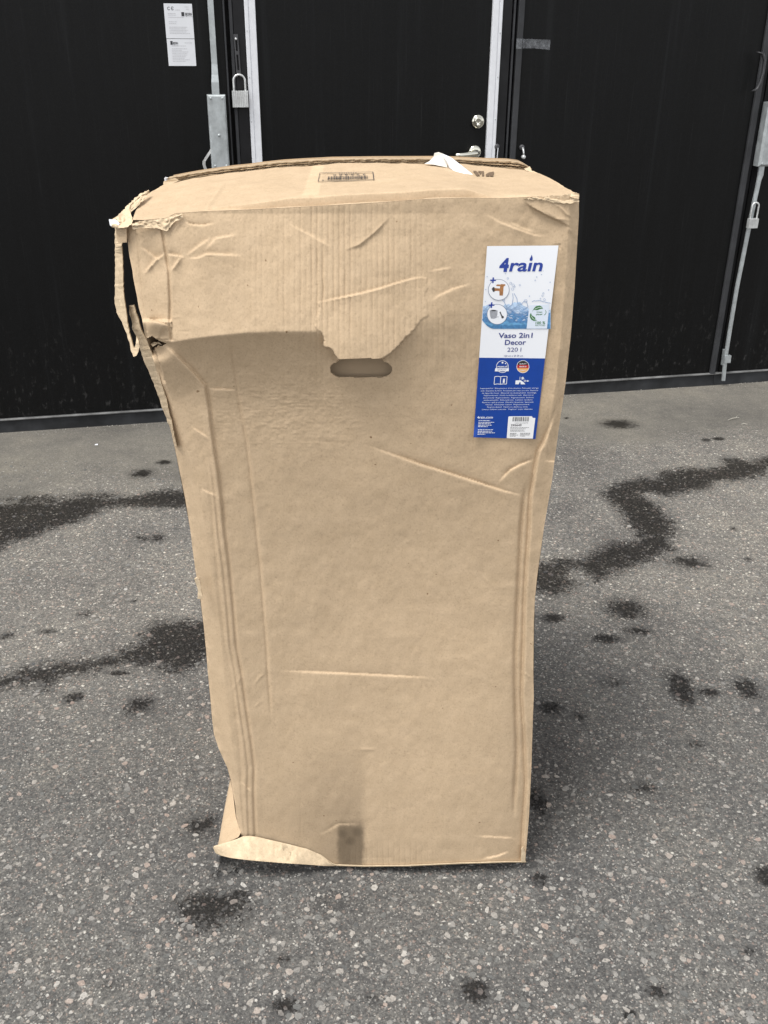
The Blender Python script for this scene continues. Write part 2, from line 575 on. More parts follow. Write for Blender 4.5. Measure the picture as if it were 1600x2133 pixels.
def wet_at(P):
    """wetness of ground points (n, 3)"""
    x, y = P[:, 0], P[:, 1]
    wet = np.zeros(len(P))
    for poly in WET_POLYS:
        g = on_ground(*np.array(poly, float).T)[:, :2]
        sel = (x > g[:, 0].min() - .2) & (x < g[:, 0].max() + .2) & (y > g[:, 1].min() - .2) & (y < g[:, 1].max() + .2)
        d, _, _ = seg_dist(g, x[sel], y[sel], closed=True)
        ins = inside(g, x[sel], y[sel])
        wet[sel] = np.maximum(wet[sel], np.clip(.5 + np.where(ins, d, -d) / .12, 0, 1))
    for px, py, rx, ry, s in WET_BLOBS:
        c = on_ground(px, py)
        ax = np.linalg.norm(on_ground(px + rx, py) - c)
        ay = np.linalg.norm(on_ground(px, py + ry) - c)
        q = ((x - c[0]) / ax) ** 2 + ((y - c[1]) / ay) ** 2
        wet = np.maximum(wet, s * 1.32 * np.exp(-q * .8))
    return wet


def worn_at(P):
    dist = (P - A0) @ NN
    uu = (P - A0) @ DU
    n = vnoise(P[:, 0] * 3 + 40, P[:, 1] * 3 + 40, 5) - .5 + .5 * (vnoise(P[:, 0] * 11 + 40, P[:, 1] * 11 + 40, 6) - .5)
    edge = np.interp(uu, [0, 1, 2.2, 3.5], [.62, .60, .42, .55])
    return 1 - sstep(-.12, .30, dist - edge + n * .35)


xs = np.concatenate([np.linspace(-60, -3.2, 12), np.arange(-3.0, 3.8, .0125), np.linspace(4, 60, 12)])
ys = np.concatenate([np.linspace(-40, .5, 10), np.arange(.7, 5.6, .0125), np.linspace(5.8, 60, 12)])
GX, GY = np.meshgrid(xs, ys)
P = np.stack([GX.ravel(), GY.ravel(), np.zeros(GX.size)], 1)
P[:, 2] = -.0035 * vnoise(P[:, 0] * 2 + 99, P[:, 1] * 2 + 99, 3) - .0015 * vnoise(P[:, 0] * 9 + 99, P[:, 1] * 9 + 99, 4)
nx, ny = len(xs), len(ys)
idx = np.arange(nx * ny).reshape(ny, nx)
F = np.stack([idx[:-1, :-1], idx[:-1, 1:], idx[1:, 1:], idx[1:, :-1]], -1).reshape(-1, 4)
M_ground = ground_mat()
ground = mesh_obj('ground', P, F, M_ground, smooth=True, kind='structure')
ground['label'] = 'worn grey asphalt yard with dark wet marks'
attr(ground, 'wet', wet_at(P))
attr(ground, 'worn', worn_at(P))
# flat-angle brightness painted into the ground colour, patchy, stronger farther off
attr(ground, 'dust', sstep(1.7, 2.5, P[:, 1] + .5 * (vnoise(P[:, 0] * 2.5 + 70, P[:, 1] * 2.5 + 70, 12) - .5)) * (.55 + .6 * vnoise(P[:, 0] * 1.3 + 30, P[:, 1] * 1.8 + 30, 13)))


def gravel_mat():
    m, nt, b = new_mat('aggregate_stone')
    at = nt.nodes.new('ShaderNodeAttribute')
    at.attribute_name = 'stone'
    c = ramp(nt, at.outputs['Fac'], [(0, (.075, .077, .078)), (.3, (.14, .14, .133)), (.5, (.24, .23, .215)), (.66, (.33, .305, .275)), (.76, (.30, .235, .20)), (.84, (.36, .34, .31)), (1, (.46, .44, .41))])
    n = noise(nt, coords(nt), 260, 4, .7)
    c = mixc(nt, 'MULTIPLY', 1, c, ramp(nt, n, [(.3, (.62, .62, .62)), (.7, (1.18, 1.18, 1.18))]))
    w = nt.nodes.new('ShaderNodeAttribute')
    w.attribute_name = 'wet'
    c = mixc(nt, 'MULTIPLY', ramp(nt, w.outputs['Fac'], [(.35, (0, 0, 0)), (.65, (1, 1, 1))]), c, (.32, .31, .32))
    nt.links.new(c, b.inputs['Base Color'])
    b.inputs['Roughness'].default_value = .75
    b.inputs['Specular IOR Level'].default_value = .3
    bump(nt, b, n, .5, .0012)
    return m


def aggregate():
    r = np.random.RandomState(11)
    n = 22000
    # denser near the lens, thinning out with distance
    yy = .95 + 2.4 * r.rand(n) ** 1.5
    xx = (r.rand(n) - .5) * 2 * (.32 + .42 * yy)
    size = np.clip(.0016 * (1 - r.rand(n)) ** -.55, .0016, .0085)
    k = 7
    ang = np.linspace(0, 2 * np.pi, k, endpoint=False)[None] + r.rand(n, 1) * 6.28 + (r.rand(n, k) - .5) * .55
    rad = size[:, None] * (.62 + .6 * r.rand(n, k))
    el, th = .55 + .45 * r.rand(n, 1), r.rand(n, 1) * 6.28
    ax, ay = np.cos(ang) * rad, np.sin(ang) * rad * el
    px = xx[:, None] + ax * np.cos(th) - ay * np.sin(th)
    py = yy[:, None] + ax * np.sin(th) + ay * np.cos(th)
    ctr = np.stack([xx, yy, 0 * xx], 1)
    z0 = -.0035 * vnoise(xx * 2 + 99, yy * 2 + 99, 3) - .0015 * vnoise(xx * 9 + 99, yy * 9 + 99, 4)
    top = z0[:, None] + .0004 + (r.rand(n, k)) * .0009
    rim = np.stack([px, py, np.full_like(px, -.006)], -1)
    tx, ty = xx[:, None] + (px - xx[:, None]) * .86, yy[:, None] + (py - yy[:, None]) * .86
    tv = np.stack([tx, ty, top], -1)
    V = np.concatenate([rim, tv], 1).reshape(-1, 3)
    base = (np.arange(n) * 2 * k)[:, None, None]
    i = np.arange(k)
    side = np.stack([i, (i + 1) % k, k + (i + 1) % k, k + i], -1)[None] + base
    side = side.reshape(-1, 4)
    quads = np.array([[k, k + 1, k + 2, k + 3], [k, k + 3, k + 4, k + 5]])[None] + base
    quads = quads.reshape(-1, 4)
    tri = np.array([[k, k + 5, k + 6, k + 6]])[None] + base
    me_f = np.concatenate([side, quads])
    me_f = [tuple(f) for f in me_f] + [tuple(f[:3]) for f in tri.reshape(-1, 4)]
    keep = ((ctr - A0) @ NN) > .3
    o = mesh_obj('gravel', V, me_f, gravel_mat(), kind='stuff', label='pale and pinkish stone chips bound flush in the asphalt')
    col = np.clip(r.beta(2.0, 2.2, n), 0, 1)
    attr(o, 'stone', np.repeat(col, 2 * k))
    attr(o, 'wet', np.repeat(wet_at(ctr), 2 * k))


aggregate()


def sill_grit():
    r = np.random.RandomState(23)
    n = 1500
    uu = r.rand(n) * 4.4 - .4
    dd = .012 + .05 * r.rand(n) ** 2.2 + .03 * vnoise(uu * 6 + 5, uu * 0 + 3, 24)
    sz = np.clip(.0011 * (1 - r.rand(n)) ** -.45, .001, .005)
    V, Fq = [], []
    for u, d, z in zip(uu, dd, sz):
        c = W(u, 0, d)
        k = len(V)
        a = r.rand() * 6.28
        ax, ay = np.array([math.cos(a), math.sin(a), 0]) * z, np.array([-math.sin(a), math.cos(a), 0]) * z * (.5 + .5 * r.rand())
        V += [c + ax, c + ay, c - ax, c - ay, c + np.array([0, 0, z * .8])]
        Fq += [(k, k + 1, k + 4), (k + 1, k + 2, k + 4), (k + 2, k + 3, k + 4), (k + 3, k, k + 4)]
    mesh_obj('grit', V, Fq, plain('pale_grit', (.24, .225, .20), .9, var=.5, scale=40), kind='stuff', label='fine pale grit swept against the foot of the doors')


sill_grit()

# ================================================================ the doors
DOOR_TOP = 3.0


def wire_box_obj(name, args, mat, parent, bev=0.0, **kw):
    b = MB()
    b.wbox(*args, bev)
    return b.build(name, mat, parent, **kw)


def text_mesh(txt, bold=0.0, shear=0.0, spacing=1.0):
    """vertices (x, y) normalised so the cap height is 1, with faces and width"""
    cu = bpy.data.curves.new('text', 'FONT')
    cu.body = txt
    cu.size = 1
    cu.shear = shear
    cu.offset = bold
    cu.space_character = spacing
    cu.resolution_u = 3
    o = bpy.data.objects.new('text', cu)
    C.objects.link(o)
    dg = bpy.context.evaluated_depsgraph_get()
    me = bpy.data.meshes.new_from_object(o.evaluated_get(dg))
    v = np.array([p.co[:2] for p in me.vertices]) if len(me.vertices) else np.zeros((0, 2))
    f = [tuple(p.vertices) for p in me.polygons]
    bpy.data.objects.remove(o)
    bpy.data.curves.remove(cu)
    bpy.data.meshes.remove(me)
    return v, f


def strip_panel(t, u0, u1, off=0.0):
    return wire_box_obj('panel', (u0, u1, .058, DOOR_TOP, off - .045, off), M_black, t)


def rails(t, u0, u1):
    b = MB()
    # sill lip
    b.wbox(u0, u1, .049, .056, -.03, .012, .002)
    b.build('sill_lip', M_sill, t)
    b = MB()
    n = max(2, int((u1 - u0) / .05))
    us = np.linspace(u0, u1, n + 1)
    jit = np.random.RandomState(3).rand(n + 1) * .004
    for i in range(n):
        b.hexa([W(us[i], -.004, .006 + jit[i]), W(us[i + 1], -.004, .006 + jit[i + 1]), W(us[i + 1], .048, .002), W(us[i], .048, .002),
                W(us[i], -.004, -.03), W(us[i + 1], -.004, -.03), W(us[i + 1], .048, -.03), W(us[i], .048, -.03)])
    b.build('rubber_sweep', M_kick, t)


# --- left leaf with espagnolette bolt and approval sticker
left = thing('gate_leaf', 'wide black gate leaf carrying the white paper sticker and a galvanised bolt', 'gate', W(-1, 0), 'black gate leaves')
strip_panel(left, -3.4, .999)
rails(left, -3.4, .999)
wire_box_obj('edge_profile', (1.0005, 1.007, .058, DOOR_TOP, -.04, .006), M_greyp, left, .001)


def rod_path(pts, off):
    return [W(*wall_uz(px, py, off), off) for px, py in pts]


DV = np.array([0, 0, 1.])
b = MB()
b.ribbon([W(.9585, DOOR_TOP - .1, .02), W(.958, 1.36, .02), W(.957, 1.325, .024), W(.9555, 1.30, .033), W(.955, 1.27, .034), W(.955, 1.24, .034)], DU, [.0205, .0205, .023, .0265, .0265, .0265], NN, .006)
b.ribbon([W(.957, 1.02, .034), W(.957, .94, .02), W(.957, .02, .02)], DU, .0205, NN, .006)
rod = b.build('bolt_rod', M_galv, left)
for z in (2.2, .55):
    b = MB()
    b.wbox(.94, .975, z, z + .03, 0, .028, .003)
    b.build('rod_guide', M_galv, left)
case = MB()
case.wbox(.9235, .989, 1.003, 1.2585, 0, .046, .005)
case_o = case.build('lock_case', M_galv, left)
for du_, z in ((.012, .011), (.054, .011), (.012, .244), (.054, .244), (.034, .118)):
    b = MB()
    cu_, cz = .9235 + du_, 1.003 + z
    r = .0048 if z != .118 else .0062
    ring = lambda rr, off: [W(cu_ + rr * math.cos(a), cz + rr * math.sin(a), off) for a in np.linspace(0, 2 * math.pi, 12, endpoint=False)]
    v = ring(r, .0445) + ring(r * .8, .0485) + ring(r * .4, .0498)
    fs = [(i, (i + 1) % 12, 12 + (i + 1) % 12, 12 + i) for i in range(12)] + [(12 + i, 12 + (i + 1) % 12, 24 + (i + 1) % 12, 24 + i) for i in range(12)] + [tuple(range(24, 36))]
    b.add(v, fs)
    b.build('rivet', M_galv, case_o, True)
b = MB()
hp = [(446, 300), (440, 313), (425, 336), (425, 343), (430, 358), (436, 400)]
b.ribbon(rod_path(hp, .035), DU, .011, NN, .006)
b.build('crank_handle', M_zinc, left)

# approval sticker, two sheets
st_u0, st_u1, st_z0, st_z1 = .796, .894, 1.353, 1.552
fold = 1.441
stick = MB()
stick.wbox(st_u0, st_u1, fold + .0008, st_z1, 0, .0012)
stick.wbox(st_u0 + .0005, st_u1, st_z0, fold - .0008, 0, .0012)
stick_o = stick.build('paper_sticker', M_paper, left)


def wtext(txt, u, z, h, w=None, bold=0., lift=.0016, mb=None, align='L'):
    v, f = text_mesh(txt, bold)
    sc = h / .70
    sx = sc if w is None else w / (v[:, 0].max() - v[:, 0].min())
    x = (v[:, 0] - v[:, 0].min()) * sx
    mb.add([W(u + a, z + c * sc, lift) for a, c in zip(x, v[:, 1])], f)


b = MB()
wtext('C', .8075, 1.5315, .0105, .0085, .012, mb=b)
wtext('\u0404', .8205, 1.5315, .0105, .0085, .012, mb=b)
b.build('conformity_mark', M_ink, stick_o)
b = MB()
wtext('BJORN', .8685, 1.5150, .0085, .0225, .03, mb=b)
b.build('maker_lettering', M_ink, stick_o)
for bx in ((.855, .865, 1.5125, 1.5255), (.8085, .8165, 1.4215, 1.4335)):
    b = MB()
    b.wbox(*bx, .0012, .0017)
    b.build('maker_logo', M_ink, stick_o)
b = MB()
wtext('BJORN', .818, 1.4235, .007, .017, .03, mb=b)
b.build('maker_lettering', M_ink, stick_o)
b = MB()
rs = np.random.RandomState(2)
rows = [(1.531, .834, .851), (1.541, .868, .881), (1.534, .872, .882), (1.520, .8085, .835), (1.515, .8085, .836), (1.508, .809, .862), (1.511, .868, .893), (1.494, .809, .838), (1.488, .809, .834),
        (1.477, .809, .872), (1.472, .809, .866), (1.467, .809, .874), (1.462, .809, .868), (1.457, .809, .880), (1.427, .858, .886), (1.417, .813, .862), (1.420, .818, .836)]
rows += [(1.408 - i * .0051, .812, .845 + .045 * rs.rand()) for i in range(9)]
for z, a, c in rows:
    x = a
    while x < c:
        w = .002 + .006 * rs.rand()
        b.add([W(x, z, .0015), W(min(c, x + w), z, .0015), W(min(c, x + w), z + .0019, .0015), W(x, z + .0019, .0015)], [(0, 1, 2, 3)])
        x += w + .0013
b.build('small_print', M_grey, stick_o, kind='stuff')

# --- personnel door between the pale aluminium profiles
pd = thing('wicket_door', 'black wicket door between two pale aluminium strips', 'door', W(1.56, 0))
strip_panel(pd, 1.1165, 2.0045, -.004)
rails(pd, 1.0345, 2.083)
for a, c in ((1.0345, 1.0765), (2.0435, 2.083)):
    wire_box_obj('jamb', (a, c, .058, DOOR_TOP, -.045, .002), M_blackp, pd, .002)
wire_box_obj('edge_profile', (1.022, 1.0335, .03, DOOR_TOP, -.04, .004), M_greyp, pd, .001)
wire_box_obj('edge_profile', (2.0895, 2.0965, .03, DOOR_TOP, -.04, .004), M_greyp, pd, .001)
for a, c, g in ((1.077, 1.116, 1.0915), (2.005, 2.043, 2.0285)):
    b = MB()
    b.wbox(a, g - .0008, .02, DOOR_TOP, -.04, .012, .0015)
    b.wbox(g + .0008, c, .02, DOOR_TOP, -.04, .0105, .0015)
    b.wbox(a + .002, c - .002, .02, DOOR_TOP, -.04, .0085)
    pr = b.build('aluminium_strip', M_alu, pd)
    sm = MB()
    for z in np.arange(.25, 2.9, .152):
        uu = (a + g) / 2 - .0035 if a < 1.5 else g + .006
        sm.wbox(uu, uu + .0035, z, z + .0035, .010, .0132, .0008)
    sm.build('screw', M_galv, pr, kind='stuff')


def dome(mb, u, z, r, off0, off1, n=20, prof=((1, 0), (1, .5), (.92, .8), (.7, .96), (.35, 1.0))):
    vs, fs = [], []
    for q, h in prof:
        for k in range(n):
            a = 2 * math.pi * k / n
            vs.append(W(u + r * q * math.cos(a), z + r * q * math.sin(a), off0 + (off1 - off0) * h))
    for i in range(len(prof) - 1):
        for k in range(n):
            fs.append((i * n + k, i * n + (k + 1) % n, (i + 1) * n + (k + 1) % n, (i + 1) * n + k))
    fs.append(tuple((len(prof) - 1) * n + k for k in range(n)))
    mb.add(vs, fs)


# lock cylinder and lever
ku, kz = wall_uz(998, 254, .02)
b = MB()
dome(b, ku, kz, .026, -.004, .012)
kn = b.build('lock_cylinder', M_chrome, pd, True)
b = MB()
dome(b, ku - .003, kz + .003, .0155, .012, .022, prof=((1, 0), (1, .7), (.8, 1.0), (.55, .9), (.3, .9)))
dome(b, ku - .003, kz - .012, .0085, .012, .028)
b.build('cylinder_core', M_chrome, kn, True)
hu, hz = wall_uz(993, 318, .03)
b = MB()
dome(b, hu, hz, .026, -.004, .012)
ros = b.build('door_handle', M_chrome, pd, True)
b = MB()
b.tube([W(hu, hz, .008), W(hu, hz, .03), W(hu - .004, hz, .048), W(hu - .02, hz - .002, .054), W(hu - .06, hz - .006, .053), W(hu - .085, hz - .007, .051), W(hu - .094, hz - .004, .046)],
       [.011, .011, .012, .0125, .0105, .010, .006], 14)
b.build('lever', M_chrome, ros, True)
ju, jz = wall_uz(1037, 306, .02)
b = MB()
dome(b, ju, jz, .011, 0, .016)
tn = b.build('lock_knob', M_darkm, pd, True)
b = MB()
b.ribbon([W(ju + .002, jz - .004, .018), W(ju + .0005, jz - .05, .016), W(ju - .003, jz - .12, .015)], DU, .0028, NN, .0012)
b.build('plastic_tag', M_white, tn)

# --- right leaf
rl = thing('gate_leaf', 'black gate leaf right of the box with clear tape at its edge', 'gate', W(2.65, 0), 'black gate leaves')
strip_panel(rl, 2.131, 3.150)
rails(rl, 2.0895, 3.176)
wire_box_obj('edge_profile', (2.1075, 2.1305, .03, DOOR_TOP, -.04, .008), M_greyp, rl, .002)
wire_box_obj('edge_profile', (3.1505, 3.1755, .052, DOOR_TOP, -.04, .012), M_greyp, rl, .002)
ku, kz = wall_uz(1090, 308, .02)
b = MB()
dome(b, ku, kz, .011, 0, .012)
o1 = b.build('lock_knob', M_darkm, rl, True)
b = MB()
b.tube([W(ku + .001, kz, .012), W(ku + .002, kz - .014, .022), W(ku + .003, kz - .03, .026)], [.004, .0035, .003], 8)
dome(b, ku + .003, kz - .034, .008, .018, .032)
b.build('knob_grip', M_zinc, o1, True)
# tape, wrinkled where it lets go of the profile
(tu0, tz1), (tu1, tz0) = wall_uz(1074, 80), wall_uz(1144, 112)
n = 26
us, zs = np.linspace(tu0, tu1, n), np.linspace(0, 1, 8)
V, Ff = [], []
for j, q in enumerate(zs):
    for i, u in enumerate(us):
        s = i / (n - 1)
        base = .0105 if u < 2.1305 else .0025
        wr = max(0, .45 - s) * .010 * math.sin(s * 60 + q * 7) * math.sin(q * 9 + s * 20)
        V.append(W(u, tz1 - .004 * s - q * (.036 - .004 * math.sin(s * 3)), base + .0008 + abs(wr)))
for j in range(7):
    for i in range(n - 1):
        Ff.append((j * n + i, (j + 1) * n + i, (j + 1) * n + i + 1, j * n + i + 1))
mesh_obj('tape_strip', V, Ff, M_tape, rl, True)
# hook handle
b = MB()
b.ribbon(rod_path([(1578, 108), (1589, 112), (1593, 126), (1590, 150), (1584, 172), (1578, 184), (1568, 190)], .05), DU, [.012, .010, .008, .008, .009, .010, .012], NN, .012)
b.build('pull_handle', M_darkm, rl, True)
# dust specks and scuffs on the leaf are in the material

# --- far right leaf with its bolt
fr = thing('gate_leaf', 'black gate leaf at the right edge with a long galvanised bolt rod', 'gate', W(3.9, 0), 'black gate leaves')
strip_panel(fr, 3.2, 6.4)
rails(fr, 3.178, 6.4)
wire_box_obj('jamb', (3.178, 3.1985, .058, DOOR_TOP, -.045, -.006), M_blackp, fr)
b = MB()
b.wbox(3.198, 3.292, .972, 1.222, 0, .046, .008)
c2 = b.build('lock_case', M_galv, fr)
for uu, z in ((3.212, .984), (3.278, .984), (3.212, 1.208), (3.278, 1.208), (3.245, 1.10)):
    b = MB()
    dome(b, uu, z, .005, .0445, .049, 12)
    b.build('rivet', M_galv, c2, True)
b = MB()
pts = rod_path([(1588, 335), (1584, 365), (1581, 375), (1573, 412), (1567, 440), (1551, 520), (1535, 600), (1520, 690), (1512, 740), (1506.5, 793)], .03)
b.ribbon(pts, DU, [.024, .024, .018, .017, .017, .016, .016, .016, .016, .016], NN, .008)
b.build('bolt_rod', M_galv, fr)
b = MB()
g0 = rod_path([(1515.5, 740), (1513.5, 755)], .03)
b.ribbon(g0, DU, .030, NN, .018)
b.build('rod_guide', M_galv, fr)
b = MB()
g0 = rod_path([(1511, 728), (1507, 760)], .012)
b.ribbon(g0, DU, .016, NN, .02)
b.build('guide_bracket', M_galv, fr)

b = MB()
b.wbox(-3.6, 6.6, DOOR_TOP + .003, 3.6, -.3, .05, .01)
b.build('lintel', M_blackp, None, kind='structure')
b = MB()
b.wbox(-3.6, 6.6, -.2, DOOR_TOP, -.3, -.06)
b.build('wall', M_blackp, None, kind='structure')


# --- hasp and padlocks
def padlock(label, px, py, w, h, sh, off, tilt=0., group='padlocks'):
    cu_, cz = wall_uz(px, py, off)
    t = thing('padlock', label, 'padlock', W(cu_, cz - h, off), group)
    b = MB()
    d = .011
    n = 9
    gr = np.linspace(-w / 2, w / 2, n + 1)
    for i in range(n):                              # laminated body, each lamella a little rounded
        a, c = gr[i] + .0005, gr[i + 1] - .0005
        if i == 3:
            a += .0022
        b.wbox(cu_ + a, cu_ + c, cz - h, cz, off - d, off + d - (.0012 if i % 3 == 0 else 0), .0009)
    b.wbox(cu_ - w / 2 + .001, cu_ + w / 2 - .001, cz - h + .001, cz - .001, off - d + .001, off + d - .0022)
    b.build('body', M_lock, t)
    b = MB()
    r = w * .36
    pts = [W(cu_ - r, cz - .004, off)] + [W(cu_ - r, cz + (sh - r) * q, off) for q in (.3, .6, .9)]
    pts += [W(cu_ - r * math.cos(a), cz + sh - r + r * math.sin(a), off) for a in np.linspace(0, math.pi, 13)]
    pts += [W(cu_ + r, cz + (sh - r) * q, off) for q in (.9, .6, .3)] + [W(cu_ + r, cz - .004, off)]
    b.tube(pts, .0036, 10)
    b.build('shackle', M_zinc, t, True)
    return t


hasp = thing('hasp', 'dark slotted steel hasp strap hanging beside the pale strip', 'hasp', W(1.04, 1.3, .003))
b = MB()
hp = [(491, 75), (492.5, 90), (494, 110), (495.5, 130), (497, 150), (498, 160)]
pts = rod_path(hp, .006)
for s_ in (-1, 1):
    b.ribbon([p + DU * s_ * .0058 for p in pts], DU, .0045, NN, .004)
for i in (0, 2, 4):
    p = pts[i]
    b.ribbon([p + DV * .006, p - DV * .006], DU, .0135 if i else .016, NN, .0038)
b.build('strap', M_darkm, hasp)
b = MB()
hu2, hz2 = wall_uz(491.5, 81, .01)
dome(b, hu2, hz2, .0042, .007, .012, 12)
b.build('rivet', M_zinc, hasp, True)
padlock('silver laminated padlock hanging on the dark hasp beside the pale strip', 499.5, 189, .0585, .056, .054, .02)
padlock('scuffed grey padlock hanging on the bolt rod of the right edge leaf', 1569.5, 455, .043, .040, .066, .048)

# ================================================================ the carton
YF = float(on_ground(700, 1809)[1])             # front face
BOX = thing('cardboard_box', 'tall crushed brown cardboard carton with a blue and white product label', 'box', (0, YF, 0))

PXM = 1 / 1400.0


def interp(x, pts):
    p = np.array(pts, float)
    return np.interp(x, p[:, 0], p[:, 1])


TONGUE = [(660, 630), (720, 618.6), (777, 605), (822, 591), (860, 580), (876, 577), (890, 578), (892, 599.5), (884.5, 614), (891, 631), (894, 655), (875, 670), (864, 687), (854, 698), (845, 701.5), (832.5, 718.5), (826, 725),
          (815.5, 734.5), (805, 742), (796, 747), (705, 750), (696.5, 737.6), (692, 729), (675, 721.7), (674, 706), (670, 693), (659, 686.6), (658, 672), (662.5, 655), (668, 640)]


def ragged(poly, step, amp, seed, skip=()):
    r = random.Random(seed)
    out = []
    n = len(poly)
    for i in range(n):
        a, b_ = poly[i], poly[(i + 1) % n]
        L = math.hypot(b_[0] - a[0], b_[1] - a[1])
        k = max(1, int(L / step))
        for j in range(k):
            t = j / k
            s = 0 if (i in skip or j == 0) else amp
            out.append((a[0] + (b_[0] - a[0]) * t + r.uniform(-s, s), a[1] + (b_[1] - a[1]) * t + r.uniform(-s, s)))
    return out


TONGUE_R = ragged(TONGUE, 5, 1.6, 4, skip=(0, 1, 2, 3, 4, 19))
HOLE = [(687, 769), (689, 762), (694, 757), (702, 755), (707, 749), (720, 747.5), (750, 746.5), (780, 746.5), (796, 748), (799, 753), (806, 755), (813, 760), (817.5, 767), (817, 773), (812, 780), (803, 785), (790, 786), (740, 786), (706, 786), (698, 783), (690, 777)]

L0 = [(346, 800), (358, 839), (384, 919), (412, 1011), (431, 1123), (447, 1234), (460, 1330), (468, 1420), (477, 1489), (484, 1562), (497, 1627), (500, 1676), (507, 1738)]
L1 = [(340, 714), (372, 742), (405, 775), (429, 803), (437, 850), (440, 880), (447, 930), (456, 989), (463, 1050), (468, 1107), (478, 1180), (486, 1260), (493, 1346), (503, 1400), (514, 1480), (524, 1546), (530, 1600), (529, 1650), (532, 1741)]
L2 = [(478, 702), (490, 780), (501, 852), (514, 916), (530, 1059), (543, 1186), (557, 1362), (558, 1394), (562, 1450), (566, 1520)]
R1 = [(1165, 820), (1155, 860), (1144, 891), (1130, 925), (1121, 939), (1117, 959), (1110, 1004), (1105, 1033), (1102, 1105), (1097, 1173), (1093, 1240), (1091, 1330), (1090, 1362), (1087, 1452), (1092, 1520), (1096, 1632), (1090, 1722), (1087, 1790)]
R0 = [(1096, 1005), (1090, 1049), (1085, 1105), (1080, 1218), (1076, 1308), (1073, 1360), (1074, 1450), (1077, 1565), (1072, 1650), (1070, 1722)]
V0 = [(331, 468), (338, 480), (345, 522), (352, 564), (355, 632), (354, 679), (358, 711)]
V00 = [(284, 490), (288, 514), (296, 598), (303, 662)]

